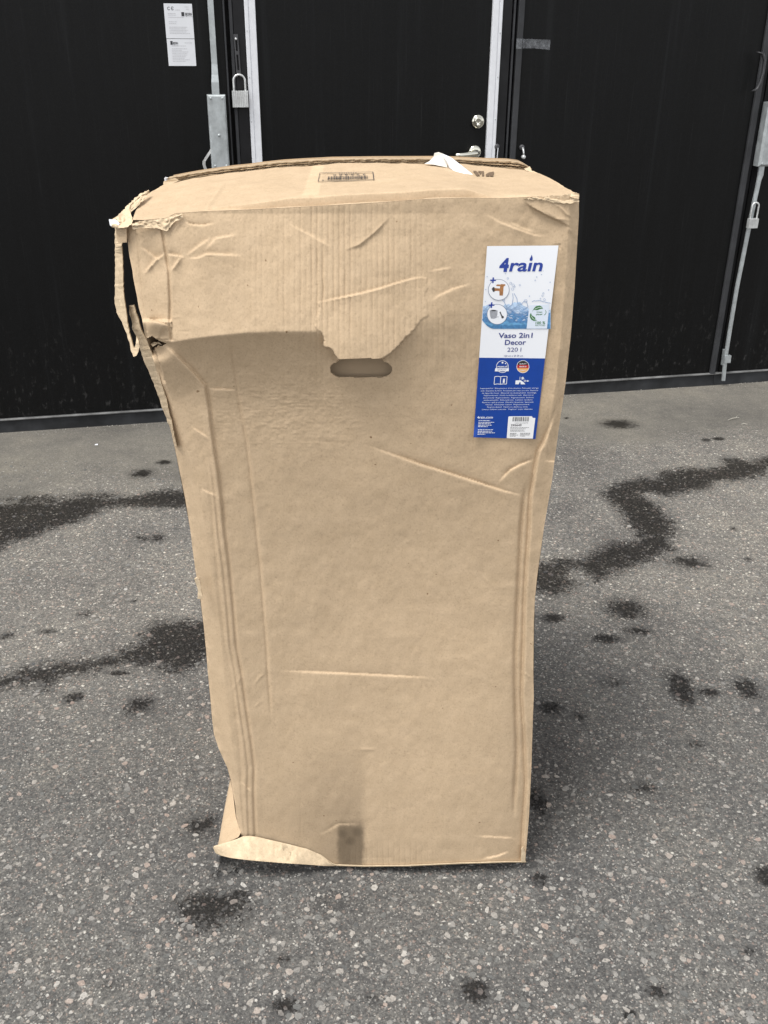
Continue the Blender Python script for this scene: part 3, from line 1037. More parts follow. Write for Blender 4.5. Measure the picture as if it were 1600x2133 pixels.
# creases: points, ridge height (mm, + towards the yard), width px, step (mm, + on the right of the line's direction), step reach px
CREASES = [
    ([(755, 924), (800, 940), (870, 964), (940, 986), (1000, 1005), (1050, 1022), (1090, 1032), (1105, 1024)], -1.6, 3.5, 2.2, 40),
    ([(600, 915), (680, 920), (755, 924)], -.5, 4, 0, 1),
    ([(557, 1396), (650, 1399), (760, 1404), (880, 1410), (930, 1414)], -.5, 3.5, 1.0, 50),
    ([(1035, 1008), (1062, 978), (1085, 966), (1108, 958), (1117, 952)], -1.2, 3.5, 1.5, 30),
    ([(592, 460), (625, 478), (660, 497), (697, 520)], 1.5, 5, 1.0, 40),
    ([(712, 524), (750, 510), (780, 486), (803, 462), (815, 448)], 1.5, 5, -1.0, 40),
    ([(1004, 440), (1040, 462), (1080, 478), (1115, 490), (1150, 492)], 1.3, 6, 1.0, 30),
    ([(1060, 460), (1085, 474), (1118, 485)], 1.0, 4, .8, 20),
    ([(1088, 416), (1105, 430), (1140, 450), (1170, 463), (1195, 477)], -3.0, 5, -3.0, 40),
    ([(1150, 424), (1166, 430), (1180, 446), (1196, 455)], 2.0, 4, 0, 20),
    ([(1178, 470), (1192, 484), (1202, 503)], 2.0, 4, 0, 20),
    ([(1150, 455), (1180, 458), (1198, 462)], 1.5, 4, 0, 20),
    ([(660, 629), (720, 618.6), (777, 605), (822, 591), (860, 580), (890, 577)], 2.2, 2.6, 1.2, 16),
    ([(893, 632), (915, 615), (945, 601), (985, 590)], 1.1, 4, 1.0, 25),
    ([(893, 567), (905, 563), (925, 560), (945, 556)], .9, 3, .6, 14),
    ([(345, 522), (330, 540), (322, 535), (305, 522), (288, 513)], -1.8, 3, -1.4, 20),
    ([(288, 513), (300, 500), (312, 490)], 1.2, 4, 0, 20),
    ([(345, 528), (325, 542), (310, 560), (298, 574)], 1.8, 3.5, -1.8, 26),
    ([(347, 529), (368, 532), (385, 536)], 2.2, 3.5, 2.0, 30),
    ([(378, 535), (365, 552), (357, 566)], 1.8, 4, -1.6, 26),
    ([(385, 534), (404, 520), (425, 505), (442, 492)], 2.2, 4.5, 1.4, 30),
    ([(385, 538), (410, 538), (430, 530), (470, 530), (510, 533)], 2.2, 4, 1.6, 30),
    ([(425, 524), (440, 507), (448, 497), (475, 492), (500, 486)], 2.0, 4, 1.2, 30),
    ([(380, 457), (395, 466), (420, 469), (450, 463)], -1.4, 3, 1.2, 20),
    ([(358, 490), (368, 472), (385, 460)], 1.6, 5, 0, 20),
    ([(303, 663), (325, 667), (345, 674), (356, 681)], -2.2, 3, 3.0, 30),
    ([(362, 690), (400, 691)], -.8, 2, 0, 10),
    ([(355, 662), (372, 660), (382, 660)], 1.4, 3, 0, 10),
    ([(431, 810), (460, 811), (496, 813)], 1.0, 2.2, 1.4, 20),
    ([(396, 886), (412, 898), (428, 908), (440, 918)], 1.3, 3, 1.0, 20),
    ([(372, 838), (388, 858), (408, 870)], -.9, 4, 0, 20),
    ([(418, 1017), (435, 1026), (452, 1033)], 1.1, 3, .8, 16),
    ([(410, 985), (418, 1010), (420, 1060)], -.7, 4, 0, 20),
    ([(480, 1446), (490, 1430), (500, 1414), (504, 1401)], 1.2, 4, 0, 14),
    ([(528, 1428), (540, 1413), (556, 1398)], 1.4, 4, 0, 14),
    ([(530, 1474), (540, 1464), (550, 1456)], 1.0, 3.5, 0, 14),
    ([(504, 1625), (515, 1640), (524, 1648)], -1.2, 3, .8, 14),
    ([(660, 1740), (685, 1728), (705, 1716), (760, 1716)], -.9, 4, .8, 24),
    ([(625, 1640), (627, 1700), (626, 1760)], -.5, 3, 0, 14),
    ([(725, 1563), (760, 1561), (800, 1562)], .9, 4, 0, 14),
    ([(985, 1742), (1030, 1743), (1068, 1746), (1084, 1756)], 1.0, 3.5, .8, 20),
    ([(1000, 1790), (1035, 1783), (1065, 1772)], 1.2, 4, 1.4, 20),
    ([(720, 1793), (760, 1787), (840, 1786)], -.6, 3, 0, 14),
    ([(985, 1180), (1015, 1210), (1045, 1240)], .6, 4, 0, 14),
    ([(575, 1400), (572, 1470), (575, 1560)], -.4, 5, 0, 14),
    ([(690, 1325), (790, 1330), (900, 1322)], .3, 8, 0, 14),
    ([(470, 1010), (474, 1070), (482, 1130)], .6, 5, 0, 14),
    ([(395, 800), (404, 840), (416, 880)], .6, 5, 0, 14),
    ([(1090, 1372), (1096, 1384), (1100, 1400)], 1.0, 3, 0, 14),
    ([(1092, 1400), (1102, 1410), (1108, 1412)], 1.2, 3, 0, 14),
]


def A_amp(u):
    return interp(u, [(270, .024), (350, .034), (430, .042), (560, .043), (680, .036), (800, .026), (900, .017), (1040, .006), (1150, 0), (1220, 0)])


def v_fold(u):
    return interp(u, [(260, 704), (330, 708), (362, 712), (400, 705), (440, 700), (520, 692), (600, 690), (670, 690), (760, 692), (850, 680), (930, 655), (1200, 640)])


def relief(u, v):
    """how far the front sheet stands out of the flat front plane, metres"""
    u, v = np.asarray(u, float), np.asarray(v, float)
    A, vf = A_amp(u), v_fold(u)
    top = 445.0
    upper = A * np.clip((v - top) / (vf - top), 0, 1.3)
    Wd = interp(u, [(300, 120), (430, 150), (560, 170), (680, 190), (820, 260), (950, 330), (1200, 330)])
    t = np.clip((v - vf) / Wd, 0, 1)
    lower = A * (1 - t) ** 1.9
    k = interp(u, [(300, 2.5), (420, 4), (560, 7), (680, 9), (800, 30), (950, 60)])          # how round the fold is
    w = .5 + .5 * np.tanh((v - vf) / k)
    D = upper * (1 - w) + lower * w
    D = np.where(v < vf - 3 * k, upper, np.where(v > vf + 3 * k, lower, D))
    # the torn tongue keeps on in the plane of the upper sheet
    bb = (u > 640) & (u < 910) & (v > 560) & (v < 760)
    if bb.any():
        ins = np.zeros(np.shape(u), bool)
        ins[bb] = inside(TONGUE_R, u[bb], v[bb])
        ton = interp(u, [(655, .0375), (720, .0335), (800, .0268), (895, .0185)]) * (v - top) / (692 - top) + .0030 * sstep(610, 740, v)
        ton = np.maximum(ton, D + .0008 + .0007 * sstep(640, 700, v))
        D = np.where(ins, ton, D)
    # bends along the upright edges
    dl, sd, _ = seg_dist(L0, u, v)
    m = sstep(700, 830, v)
    left0 = np.where(sd > 0, dl, 0) * m
    D = D - .55 * left0 * PXM - .010 * (1 - np.exp(-left0 / 14))
    dl, sd, al = seg_dist(L1, u, v)
    left1 = np.where(sd > 0, dl, 0) * m
    D = D - .16 * np.minimum(left1, 70) * PXM + (.007 * np.exp(-left1 / 60) * (.5 + .5 * np.tanh(dl * sd / 2.6)) * sstep(706, 730, v) * (1 - sstep(1000, 1300, v)))
    D = D - .0034 * np.exp(-(dl / 3.4) ** 2) * sstep(705, 760, v)
    off = dl * np.where(sd > 0, 1, -1)
    D = D - .0013 * (np.exp(-((off - 13) / 3) ** 2) + .8 * np.exp(-((off - 24 - 3 * np.sin(v / 60)) / 3.5) ** 2)) * sstep(900, 1000, v) + .0012 * np.exp(-((off - 18) / 4) ** 2) * sstep(960, 1060, v)
    dl, sd, al = seg_dist(L2, u, v)
    D = D - .0018 * np.exp(-(dl / 3.2) ** 2) * sstep(705, 740, v) * (1 - sstep(1440, 1520, v)) - .0022 * np.exp(-dl / 30) * (.5 + .5 * np.tanh(dl * sd / 2.6)) * sstep(760, 860, v) * (1 - sstep(1380, 1500, v))
    dl, sd, al = seg_dist(V0, u, v)
    ml = 1 - sstep(705, 712, v)
    D = D + ml * (-.0044 * np.exp(-(dl / 2.8) ** 2) - .22 * np.where(sd > 0, dl, 0) * PXM * (v < 720))
    dl, sd, al = seg_dist(V00, u, v)
    D = D + ml * (-.0024 * np.exp(-(dl / 2.6) ** 2) - .5 * np.where(sd > 0, dl, 0) * PXM * (v < 720))
    # pocket torn open under the left of the fold
    D = D - .034 * np.exp(-(((u - 318) / 26) ** 2 + ((v - 727) / 16) ** 2)) * (v > 706)
    D = D + .010 * np.exp(-(((u - 325) / 40) ** 2)) * sstep(664, 672, v) * (1 - sstep(672, 706, v)) * (u < 357)
    # right edge
    dl, sd, al = seg_dist(R1, u, v)
    mr = sstep(830, 930, v)
    right1 = np.where(sd < 0, dl, 0) * mr
    D = D + mr * (-.0085 * np.exp(-dl / 24) * (.5 + .5 * np.tanh(dl * sd / 2.6)) - .0034 * np.exp(-(dl / 3.4) ** 2)) - .32 * right1 * PXM
    dl, sd, al = seg_dist(R0, u, v)
    D = D - .0050 * np.exp(-(dl / 4.2) ** 2) * sstep(1000, 1060, v) * (1 - sstep(1640, 1720, v))
    edge = interp(v, [(405, 1205), (450, 1206), (500, 1203), (600, 1197), (700, 1189), (800, 1178), (900, 1163), (950, 1157)])
    er = np.where(v < 960, np.clip(u - (edge - 20), 0, 60), 0)
    D = D - .9 * er * PXM * (1 - .5 * sstep(880, 960, v))
    # shallow belly below, sheet bows in to the middle
    D = D - .016 * np.exp(-(((u - 790) / 300) ** 2 + ((v - 1230) / 250) ** 2))
    D = D + .012 * sstep(1420, 1790, v) * np.exp(-(((u - 880) / 200) ** 2))
    # creases
    for pts, rid, wd, stp, reach in CREASES:
        p = np.array(pts)
        pad = max(4 * wd, 3.2 * reach if stp else 0)
        sel = (u > p[:, 0].min() - pad) & (u < p[:, 0].max() + pad) & (v > p[:, 1].min() - pad) & (v < p[:, 1].max() + pad)
        if not sel.any():
            continue
        d, s, al = seg_dist(pts, u[sel], v[sel])
        fade = sstep(0, .34, al) * (1 - sstep(.66, 1, al))
        wig = .75 + .5 * vnoise(u[sel] / 14 + 60, v[sel] / 14 + 60, 21)
        q = rid * .00062 * np.exp(-np.abs(d / (wd * .62)) ** 1.4) * wig * (.04 + .96 * fade) * (.4 + 1.2 * vnoise(u[sel] / 22 + 8, v[sel] / 22 + 8, 22))
        if stp:
            q = q + stp * .0016 * np.where(s > 0, 1, 0) * np.exp(-d / reach) * fade * (1 - np.exp(-d / (wd * .5))) - stp * .0012 * np.where(s > 0, 0, 1) * np.exp(-d / (wd * 1.7)) * fade
        D[sel] += q
    # flute lines telegraphing through the paper
    mask = np.exp(-(((u - 720) / 150) ** 2 + ((v - 560) / 150) ** 2)) + .35 * np.exp(-(((u - 900) / 120) ** 2 + ((v - 720) / 60) ** 2))
    col = np.floor(u / 11.5)
    amp = .35 + .65 * np.random.RandomState(8).rand(400)[np.clip(col, 0, 399).astype(int)]
    fl = np.exp(-(((u / 11.5 - col) - .5 + .12 * (vnoise(u / 40, v / 30, 31) - .5)) / .13) ** 2)
    D = D - .00009 * fl * amp
    D = D - .0019 * fl * amp * np.clip(mask, 0, 1) * (.35 + 1.3 * vnoise(u / 9 + 5, v / 45 + 5, 32))
    bot = sstep(1730, 1790, v) * sstep(690, 760, u) * (1 - sstep(860, 930, u))
    D = D - .0005 * fl * bot
    # leathery wrinkling under the fold
    wm = np.exp(-(((u - 600) / 170) ** 2 + ((v - 850) / 85) ** 2))
    sh = (u - v * .8)
    wr = np.abs(vnoise(u / 13 + v / 40 + 9, v / 6.5 + 9, 33) - .5) + .6 * np.abs(vnoise(u / 7 + 3, v / 4.2 + u / 30, 34) - .5)
    D = D + .0021 * (wr - .4) * wm
    # general waviness of a sheet that has been handled
    D = D + .0034 * (vnoise(u / 150 + 3, v / 170 + 3, 35) - .5) + .0016 * (vnoise(u / 46 + 7, v / 60 + 7, 36) - .5) + .0007 * (vnoise(u / 14, v / 17, 37) - .5) + .00025 * (vnoise(u / 5 + 2, v / 6 + 2, 38) - .5)
    return D


L_OUT = [(440, 285), (450, 276), (462, 268), (480, 264), (530, 269), (564, 276), (581, 278), (615, 285), (640, 289), (664, 296), (693, 301), (705, 305), (709, 311), (720, 312), (736, 315), (750, 320), (775, 327), (809, 335), (838, 343), (860, 349), (900, 358), (950, 368), (1000, 378),
         (1040, 386), (1100, 396), (1150, 402), (1200, 409), (1250, 418), (1300, 424), (1350, 429), (1400, 433), (1450, 438), (1500, 442), (1530, 446), (1560, 456), (1600, 474), (1625, 481), (1650, 485), (1676, 490), (1700, 492), (1725, 499), (1745, 505), (1810, 505)]
R_OUT = [(400, 1204), (410, 1206), (450, 1206), (500, 1203), (600, 1197), (700, 1189), (800, 1178), (900, 1163), (1000, 1150), (1100, 1133), (1200, 1119), (1250, 1114), (1300, 1112), (1400, 1111), (1450, 1112), (1500, 1110), (1600, 1107), (1700, 1102), (1760, 1097), (1800, 1094)]
T_OUT = [(260, 466), (300, 459), (345, 455), (365, 445), (420, 441), (500, 438), (600, 433), (700, 427.5), (800, 421.5), (860, 417), (900, 414.5), (960, 412.5), (1040, 413.5), (1090, 411.5), (1140, 409), (1206, 408)]
B_OUT = [(500, 1742), (520, 1741), (540, 1744), (600, 1758), (640, 1768), (670, 1781), (692, 1798), (700, 1801), (760, 1803), (850, 1802), (960, 1797), (1000, 1796), (1060, 1794), (1100, 1794)]


def P_front(u, v, D):
    return on_depth(u, v, YF - D)


def bil(q, a, c):
    (x0, y0), (x1, y1), (x2, y2), (x3, y3) = q
    return ((x0 * (1 - a) + x1 * a) * (1 - c) + (x3 * (1 - a) + x2 * a) * c, (y0 * (1 - a) + y1 * a) * (1 - c) + (y3 * (1 - a) + y2 * a) * c)


# the product label lies on the front sheet and flattens it a little
LAB = [(1014.7, 512.5), (1163.5, 511.3), (1115.5, 914.5), (986.3, 911)]


_a, _c = np.meshgrid(np.linspace(.02, .98, 24), np.linspace(.01, .99, 60))
_q = np.array([bil(LAB, i, j) for i, j in zip(_a.ravel(), _c.ravel())])


def _basis(u, v):
    x, y = (np.asarray(u, float) - 1070) / 80, (np.asarray(v, float) - 712) / 200
    return np.stack([np.ones_like(x), x, y, x * x, x * y, y * y, y ** 3], -1)


_r = relief(_q[:, 0], _q[:, 1])
_k = np.linalg.lstsq(_basis(_q[:, 0], _q[:, 1]), _r, rcond=None)[0]
_res = float(np.percentile(_r - _basis(_q[:, 0], _q[:, 1]) @ _k, 99.5))


def lab_relief(u, v):
    """the label follows the sheet but its own stiffness takes out the fine relief"""
    return _basis(u, v) @ _k + _res


NU, NV = 480, 690
s = np.linspace(0, 1, NU)[None, :]
t = np.linspace(0, 1, NV)[:, None]
ug = 270 + 930 * s + 0 * t
vg = 440 + 1360 * t + 0 * s
for _ in range(12):
    tp, bt = interp(ug, T_OUT), interp(ug, B_OUT)
    vg = tp + (bt - tp) * t
    l, r_ = interp(vg, L_OUT), interp(vg, R_OUT)
    ug = l + (r_ - l) * s
Dg = relief(ug, vg)
_in = inside([(1010, 509), (1168, 508), (1119, 918), (982, 914)], ug, vg)
Dg = np.where(_in, np.minimum(Dg, lab_relief(ug, vg) - .0003), Dg)
# rough fibre edges along the rim
PF = P_front(ug, vg, Dg).reshape(-1, 3)
idx = np.arange(NU * NV).reshape(NV, NU)
quad = np.stack([idx[:-1, :-1], idx[1:, :-1], idx[1:, 1:], idx[:-1, 1:]], -1)
uc = (ug[:-1, :-1] + ug[1:, 1:]) / 2
vc = (vg[:-1, :-1] + vg[1:, 1:]) / 2
hole = inside(HOLE, uc, vc) | inside(ragged([(306, 704), (318, 700), (330, 708), (342, 713), (350, 716), (338, 720), (330, 719), (323, 724), (318, 737), (313, 731), (309, 716)], 4, 1.2, 77), uc, vc)
quad = quad[~hole].reshape(-1, 4)
front = mesh_obj('front_panel', PF, quad, M_card, BOX, smooth=True)
# tint: damp square stain, a column darkening towards the foot, scuffed edges
un, vn = ug.ravel(), vg.ravel()
tint = np.ones(un.size)
rag = vnoise(un / 5, vn / 5, 41) * 3
sq = sstep(699, 711, un + rag) * (1 - sstep(753, 765, un + rag)) * sstep(1708, 1728, vn + 2 * rag)
for cx_, cy_ in ((713, 1736), (745, 1733), (730, 1752)):
    tint -= .10 * np.exp(-(((un - cx_) / 11) ** 2 + ((vn - cy_) / 9) ** 2) ** 2)
tint -= .36 * sq * (.8 + .4 * vnoise(un / 20, vn / 20, 42))
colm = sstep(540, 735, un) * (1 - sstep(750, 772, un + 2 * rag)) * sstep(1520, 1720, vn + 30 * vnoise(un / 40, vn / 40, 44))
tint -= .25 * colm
edge_l, edge_r = un - interp(vn, L_OUT), interp(vn, R_OUT) - un
wearn = vnoise(un / 6, vn / 11, 43)
tint += .22 * np.exp(-edge_l / 5) * (wearn > .45) + .20 * np.exp(-edge_r / 6) * (wearn > .4)
tint += .20 * np.exp(-(vn - interp(un, T_OUT)) / 5) * (wearn > .3)
tint += .14 * np.exp(-((edge_r - 18) / 5) ** 2) * (vnoise(un / 5, vn / 16, 45) > .55) * (vn < 960)
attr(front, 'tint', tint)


def grid_obj(name, P3, mat, parent, tint=None, **kw):
    nv, nu = P3.shape[:2]
    idx = np.arange(nu * nv).reshape(nv, nu)
    q = np.stack([idx[:-1, :-1], idx[1:, :-1], idx[1:, 1:], idx[:-1, 1:]], -1).reshape(-1, 4)
    o = mesh_obj(name, P3.reshape(-1, 3), q, mat, parent, smooth=True, **kw)
    attr(o, 'tint', np.ones(nu * nv) if tint is None else tint.ravel())
    return o


def polyline(pts, t):
    p = np.array(pts, float)
    L = np.concatenate([[0], np.cumsum(np.linalg.norm(np.diff(p[:, :2], axis=0), axis=1))])
    L /= L[-1]
    return np.stack([np.interp(t, L, p[:, k]) for k in range(p.shape[1])], -1)


# --- top: front flap rising to the slit, back flap lying over it
DEP = .295
NT, NR = 360, 112
ts, rr = np.linspace(0, 1, NT), np.concatenate([np.linspace(0, .1, 42), np.linspace(.11, 1, 70)])
fe = polyline([(276, 458), (300, 458.5), (345, 454), (365, 444.5), (420, 440.5), (500, 437.5), (600, 432.5), (700, 427), (800, 421), (860, 416.5), (900, 414), (960, 412), (1040, 413), (1090, 411), (1140, 408.5), (1205, 406)], ts)
be = polyline([(342, 384), (400, 371), (440, 365), (480, 361), (540, 354.5), (585, 349), (660, 344), (690, 341), (780, 339.5), (900, 341), (955, 341.5), (988, 345), (1026, 349.5), (1066, 351.5), (1088, 353), (1112, 357)], ts)
le = polyline([(276, 458), (284, 436), (300, 410), (320, 396), (342, 384)], rr)
re_ = polyline([(1205, 406), (1180, 392), (1160, 379), (1135, 367), (1112, 357)], rr)
T, R = ts[None, :, None], rr[:, None, None]
px = (1 - R) * fe[None] + R * be[None] + (1 - T) * le[:, None] + T * re_[:, None] - ((1 - T) * (1 - R) * fe[0] + T * (1 - R) * fe[-1] + (1 - T) * R * be[0] + T * R * be[-1])
dep = YF + .0015 + DEP * R[..., 0] * (1 + 0 * T[..., 0])
PT = on_depth(px[..., 0], px[..., 1], dep)
u_, v_ = px[..., 0], px[..., 1]
z_add = .0022 * (vnoise(u_ / 60, rr[:, None] * 6 + 3 + 0 * u_, 51) - .5) + .0008 * (vnoise(u_ / 14, rr[:, None] * 22 + 0 * u_, 52) - .5)
# scored fold just behind the front edge, and a torn nick in it
gm = sstep(390, 640, u_) * (1 - sstep(960, 1035, u_))
z_add += gm * (.0095 * sstep(.045, .0495, rr[:, None]) * (1 - sstep(.06, .5, rr[:, None])) - .007 * np.exp(-((rr[:, None] - .036) / .011) ** 2))
z_add -= .010 * np.exp(-((rr[:, None] - .03) / .03) ** 2 - ((u_ - 1072) / 34) ** 2)
z_add += .0016 * np.exp(-((u_ - 430 - rr[:, None] * 60) / 5) ** 2) * (rr[:, None] < .6)
z_add *= sstep(0, .02, rr[:, None]) * 1.0
PT[..., 2] += z_add
tintt = np.ones(u_.shape)
tape = sstep(-3, 3, u_ - (628 + 22 * rr[:, None])) * (1 - sstep(-3, 3, u_ - (664 + 10 * rr[:, None]))) * sstep(.08, .14, rr[:, None] + .05 * vnoise(u_ / 8, rr[:, None] * 5 + 0 * u_, 55))
tintt += .16 * tape
tintt += .15 * np.exp(-np.minimum((u_ - le[:, None, 0]), (re_[:, None, 0] - u_)) / 9) * (vnoise(u_ / 5, v_ / 4, 53) > .5)
top = grid_obj('front_flap', PT, M_card, BOX, tintt)

LIP = .0065
bs = polyline([(345, 372), (352, 370.5), (400, 361.5), (430, 357), (478, 350), (510, 347), (540, 342.8), (585, 338), (630, 335.2), (690, 332.2), (780, 331), (900, 330.5), (950, 331.2), (1012, 334.5), (1062, 335.8), (1086, 339), (1098, 345), (1110, 353)], ts)
NB = 40
rb = np.linspace(0, 1, NB)
rows = []
base = on_depth(bs[:, 0], bs[:, 1], YF + DEP + .004)
jag = (vnoise(ts * 160, ts * 0 + 2, 54) - .5) * .004
for q in rb:
    p = base.copy()
    p[:, 1] += q * .285 + (1 - q) * jag
    p[:, 2] -= .062 * q ** 1.35
    p[:, 0] += (-.022 - p[:, 0]) * .10 * q
    rows.append(p)
grid_obj('back_flap', np.array(rows), M_cardw, BOX)
# the raw corrugated edge of the back flap: liners and fluting
low = base.copy()
lowp = on_depth(be[:, 0], be[:, 1] - .6, YF + DEP + .004)
core = MB()
m = 330
tt = np.linspace(.005, .995, m)
upv = np.stack([np.interp(tt, ts, base[:, k]) for k in range(3)], 1)
lov = np.stack([np.interp(tt, ts, lowp[:, k]) for k in range(3)], 1)
rj = np.random.RandomState(9)
for f0, f1, y0, y1 in ((.80, 1.0, -.002, .02), (.44, .58, -.001, .02), (.0, .14, .0, .02)):      # liners
    a = lov + (upv - lov) * f0
    c = lov + (upv - lov) * f1
    n0 = len(core.v)
    jj = (vnoise(tt * 90, tt * 0 + f0 * 9, 60) - .5) * .006
    for i in range(m):
        for p_, yy in ((a[i], y0), (c[i], y0), (c[i], y1), (a[i], y1)):
            core.v.append(p_ + np.array([0, yy + (jj[i] if yy < .01 else 0), 0]))
    for i in range(m - 1):
        for k in range(4):
            core.f.append((n0 + i * 4 + k, n0 + i * 4 + (k + 1) % 4, n0 + i * 4 + 4 + (k + 1) % 4, n0 + i * 4 + 4 + k))
for f0, f1, ph in ((.14, .44, 0), (.58, .80, 1)):                                       # the wave between them
    n0 = len(core.v)
    mm = 700
    t2 = np.linspace(.01, .99, mm)
    a = np.stack([np.interp(t2, ts, lowp[:, k]) for k in range(3)], 1)
    c = np.stack([np.interp(t2, ts, base[:, k]) for k in range(3)], 1)
    wv = f0 + (f1 - f0) * (.5 + .5 * np.sin(t2 * 2 * np.pi * 88 + ph + 2 * vnoise(t2 * 12, t2 * 0, 61)))
    q = a + (c - a) * wv[:, None]
    for i in range(mm):
        core.v.append(q[i] + np.array([0, .001, -.0004]))
        core.v.append(q[i] + np.array([0, .001, .0004]))
        core.v.append(q[i] + np.array([0, .006, .0004]))
    for i in range(mm - 1):
        core.f.append((n0 + 3 * i, n0 + 3 * i + 3, n0 + 3 * i + 4, n0 + 3 * i + 1))
        core.f.append((n0 + 3 * i + 1, n0 + 3 * i + 4, n0 + 3 * i + 5, n0 + 3 * i + 2))
core.build('corrugated_edge', M_core, BOX)
# dark of the slit behind the fluting
bk = MB()
for i in range(m - 1):
    bk.add([lov[i] + [0, .05, -.004], lov[i + 1] + [0, .05, -.004], upv[i + 1] + [0, .05, -.001], upv[i] + [0, .05, -.001]], [(0, 1, 2, 3)])
bk.build('inner_flap', M_inner, BOX)


# --- sides, back, bottom
def side_panel(name, left_side):
    nz, ns = 120, 30
    if left_side:
        prof = [(462, 268), (700, 303), (750, 321), (900, 358), (1100, 396), (1300, 424), (1500, 442), (1560, 456), (1600, 474), (1625, 480), (1650, 485), (1700, 491), (1735, 502), (1742, 500), (1750, 484), (1758, 462), (1766, 444)]
    else:
        prof = [(408, 1205), (700, 1189), (900, 1163), (1100, 1133), (1250, 1114), (1500, 1110), (1700, 1102), (1793, 1094)]
    pr = polyline([(a, b_) for b_, a in [(q[0], q[1]) for q in prof]], np.linspace(0, 1, nz))
    uu, vv = pr[:, 0], pr[:, 1]
    d = relief(np.clip(uu, 264, 1206), vv)
    if left_side:
        d = np.where(vv > 1740, 0, d)
    fr_ = on_depth(uu, vv, YF - d + .001)
    z = np.linspace(0, 1, ns)
    Pn = np.zeros((nz, ns, 3))
    for i in range(nz):
        h = fr_[i, 2]
        if left_side:
            hb = max(.004, h * .972)
            xb = -.300 - .026 * float(sstep(.22, 0.02, h)) if h < .22 else -.300 - .02 * (h - .22)
            xb = -.300 - .026 * (1 - min(1, h / .20)) if h < .20 else -.300
        else:
            hb = h * .962
            xb = .255
        q = z if not left_side else 1 - (1 - z) ** (1 + 5 * max(0, 1 - h / .2))
        Pn[i, :, 0] = fr_[i, 0] + (xb - fr_[i, 0]) * q
        Pn[i, :, 1] = fr_[i, 1] + (YF + .575 - fr_[i, 1]) * z
        Pn[i, :, 2] = h + (hb - h) * z
    if left_side:
        # foot of the panel reaches the ground at the corner
        Pn[-1, :, 2] = .012
        Pn[-1, :, 0] = np.linspace(Pn[-1, 0, 0], -.326, ns)
    return Pn


PL = side_panel('left_panel', True)
grid_obj('side_panel', PL, M_card, BOX)
PR_ = side_panel('side_panel', False)
PR_[..., 0] += .0
grid_obj('side_panel', PR_[:, ::-1], M_card, BOX)
bw = MB()
xl, xr, yb = -.300, .255, YF + .575
bw.hexa([np.array(p) for p in ((xl, yb, .004), (xr, yb, .004), (xr, yb, 1.208), (xl, yb, 1.18), (xl, yb + .006, .004), (xr, yb + .006, .004), (xr, yb + .006, 1.208), (xl, yb + .006, 1.18))])
bo = bw.build('back_panel', M_card, BOX)
attr(bo, 'tint', np.ones(8))
bw = MB()
x0b, x1b = -.300, .272
bw.hexa([np.array(p) for p in ((x0b, YF + .05, -.001), (x1b, YF + .05, -.001), (x1b, YF + .05, .007), (x0b, YF + .05, .007), (xl, yb, -.001), (xr, yb, -.001), (xr, yb, .009), (xl, yb, .009))])
bo = bw.build('bottom_panel', M_card, BOX)
attr(bo, 'tint', np.ones(8))

# sheet seen through the hand hole
hb = MB()
c4 = [(660, 735), (845, 735), (845, 800), (660, 800)]
hb.add([on_depth(a, b_, YF + .014) for a, b_ in c4], [(0, 3, 2, 1)])
o = hb.build('inner_panel', M_inner, BOX)

hr = np.array(ragged(HOLE, 4, .4, 30))
hd = relief(hr[:, 0] + (hr[:, 0] - 752) * .03, hr[:, 1] + np.sign(hr[:, 1] - 766) * 2)
ra, rb_ = on_depth(hr[:, 0], hr[:, 1], YF - np.maximum(hd, 0) + .0), None
rb_ = ra + np.array([0, .0045, 0])
nh = len(hr)
rim = mesh_obj('hole_rim', np.concatenate([ra, rb_]), [(i, (i + 1) % nh, nh + (i + 1) % nh, nh + i) for i in range(nh)], M_core, BOX)

# --- bent-out foot of the front sheet at the left corner
upper = polyline([(446, 1762), (470, 1755), (495, 1747), (506, 1742), (520, 1741), (540, 1744), (600, 1758), (640, 1768), (670, 1781), (692, 1798), (706, 1801.5)], np.linspace(0, 1, 120))
lowerl = polyline([(444, 1766), (449, 1777), (460, 1782), (480, 1787), (520, 1792), (580, 1797), (640, 1801), (680, 1804), (706, 1804)], np.linspace(0, 1, 120))
nr = 26
rows = []
for q in np.linspace(0, 1, nr):
    e = upper * (1 - q) + lowerl * q
    wid = np.interp(e[:, 0], [440, 470, 520, 600, 706], [.004, .016, .032, .028, .002])
    dd = wid * (q ** .9)
    fold_ = .0035 * np.sin(e[:, 0] / 9 + 2 * vnoise(e[:, 0] / 25, e[:, 0] * 0 + 5, 72)) * np.sin(q * 3.1) * (vnoise(e[:, 0] / 30, e[:, 0] * 0 + 3, 71)) + .004 * np.exp(-((e[:, 0] - 540) / 10) ** 2) * q
    p = on_depth(e[:, 0], e[:, 1], YF - .004 * (1 - q) - dd - fold_ * 1.0)
    p[:, 2] = np.maximum(p[:, 2], .003)
    rows.append(p)
bf = np.array(rows)
eu = np.linspace(0, 1, nr)[:, None] * lowerl[None, :, 0] + (1 - np.linspace(0, 1, nr))[:, None] * upper[None, :, 0]
qv = np.linspace(0, 1, nr)[:, None] + 0 * eu
bt_ = np.full(eu.shape, 1.15)
bt_ -= .62 * (vnoise(eu / 5 + 4, qv * 2 + 4, 75) > .56) * np.exp(-((eu - 594) / 22) ** 2) * np.exp(-((qv - .45) / .3) ** 2)
bt_ -= .10 * np.exp(-((eu - 532) / 3) ** 2) + .16 * (1 - sstep(455, 475, eu)) * (vnoise(eu / 3, qv * 8, 76))
grid_obj('bottom_flap', bf, M_cardw, BOX, bt_)
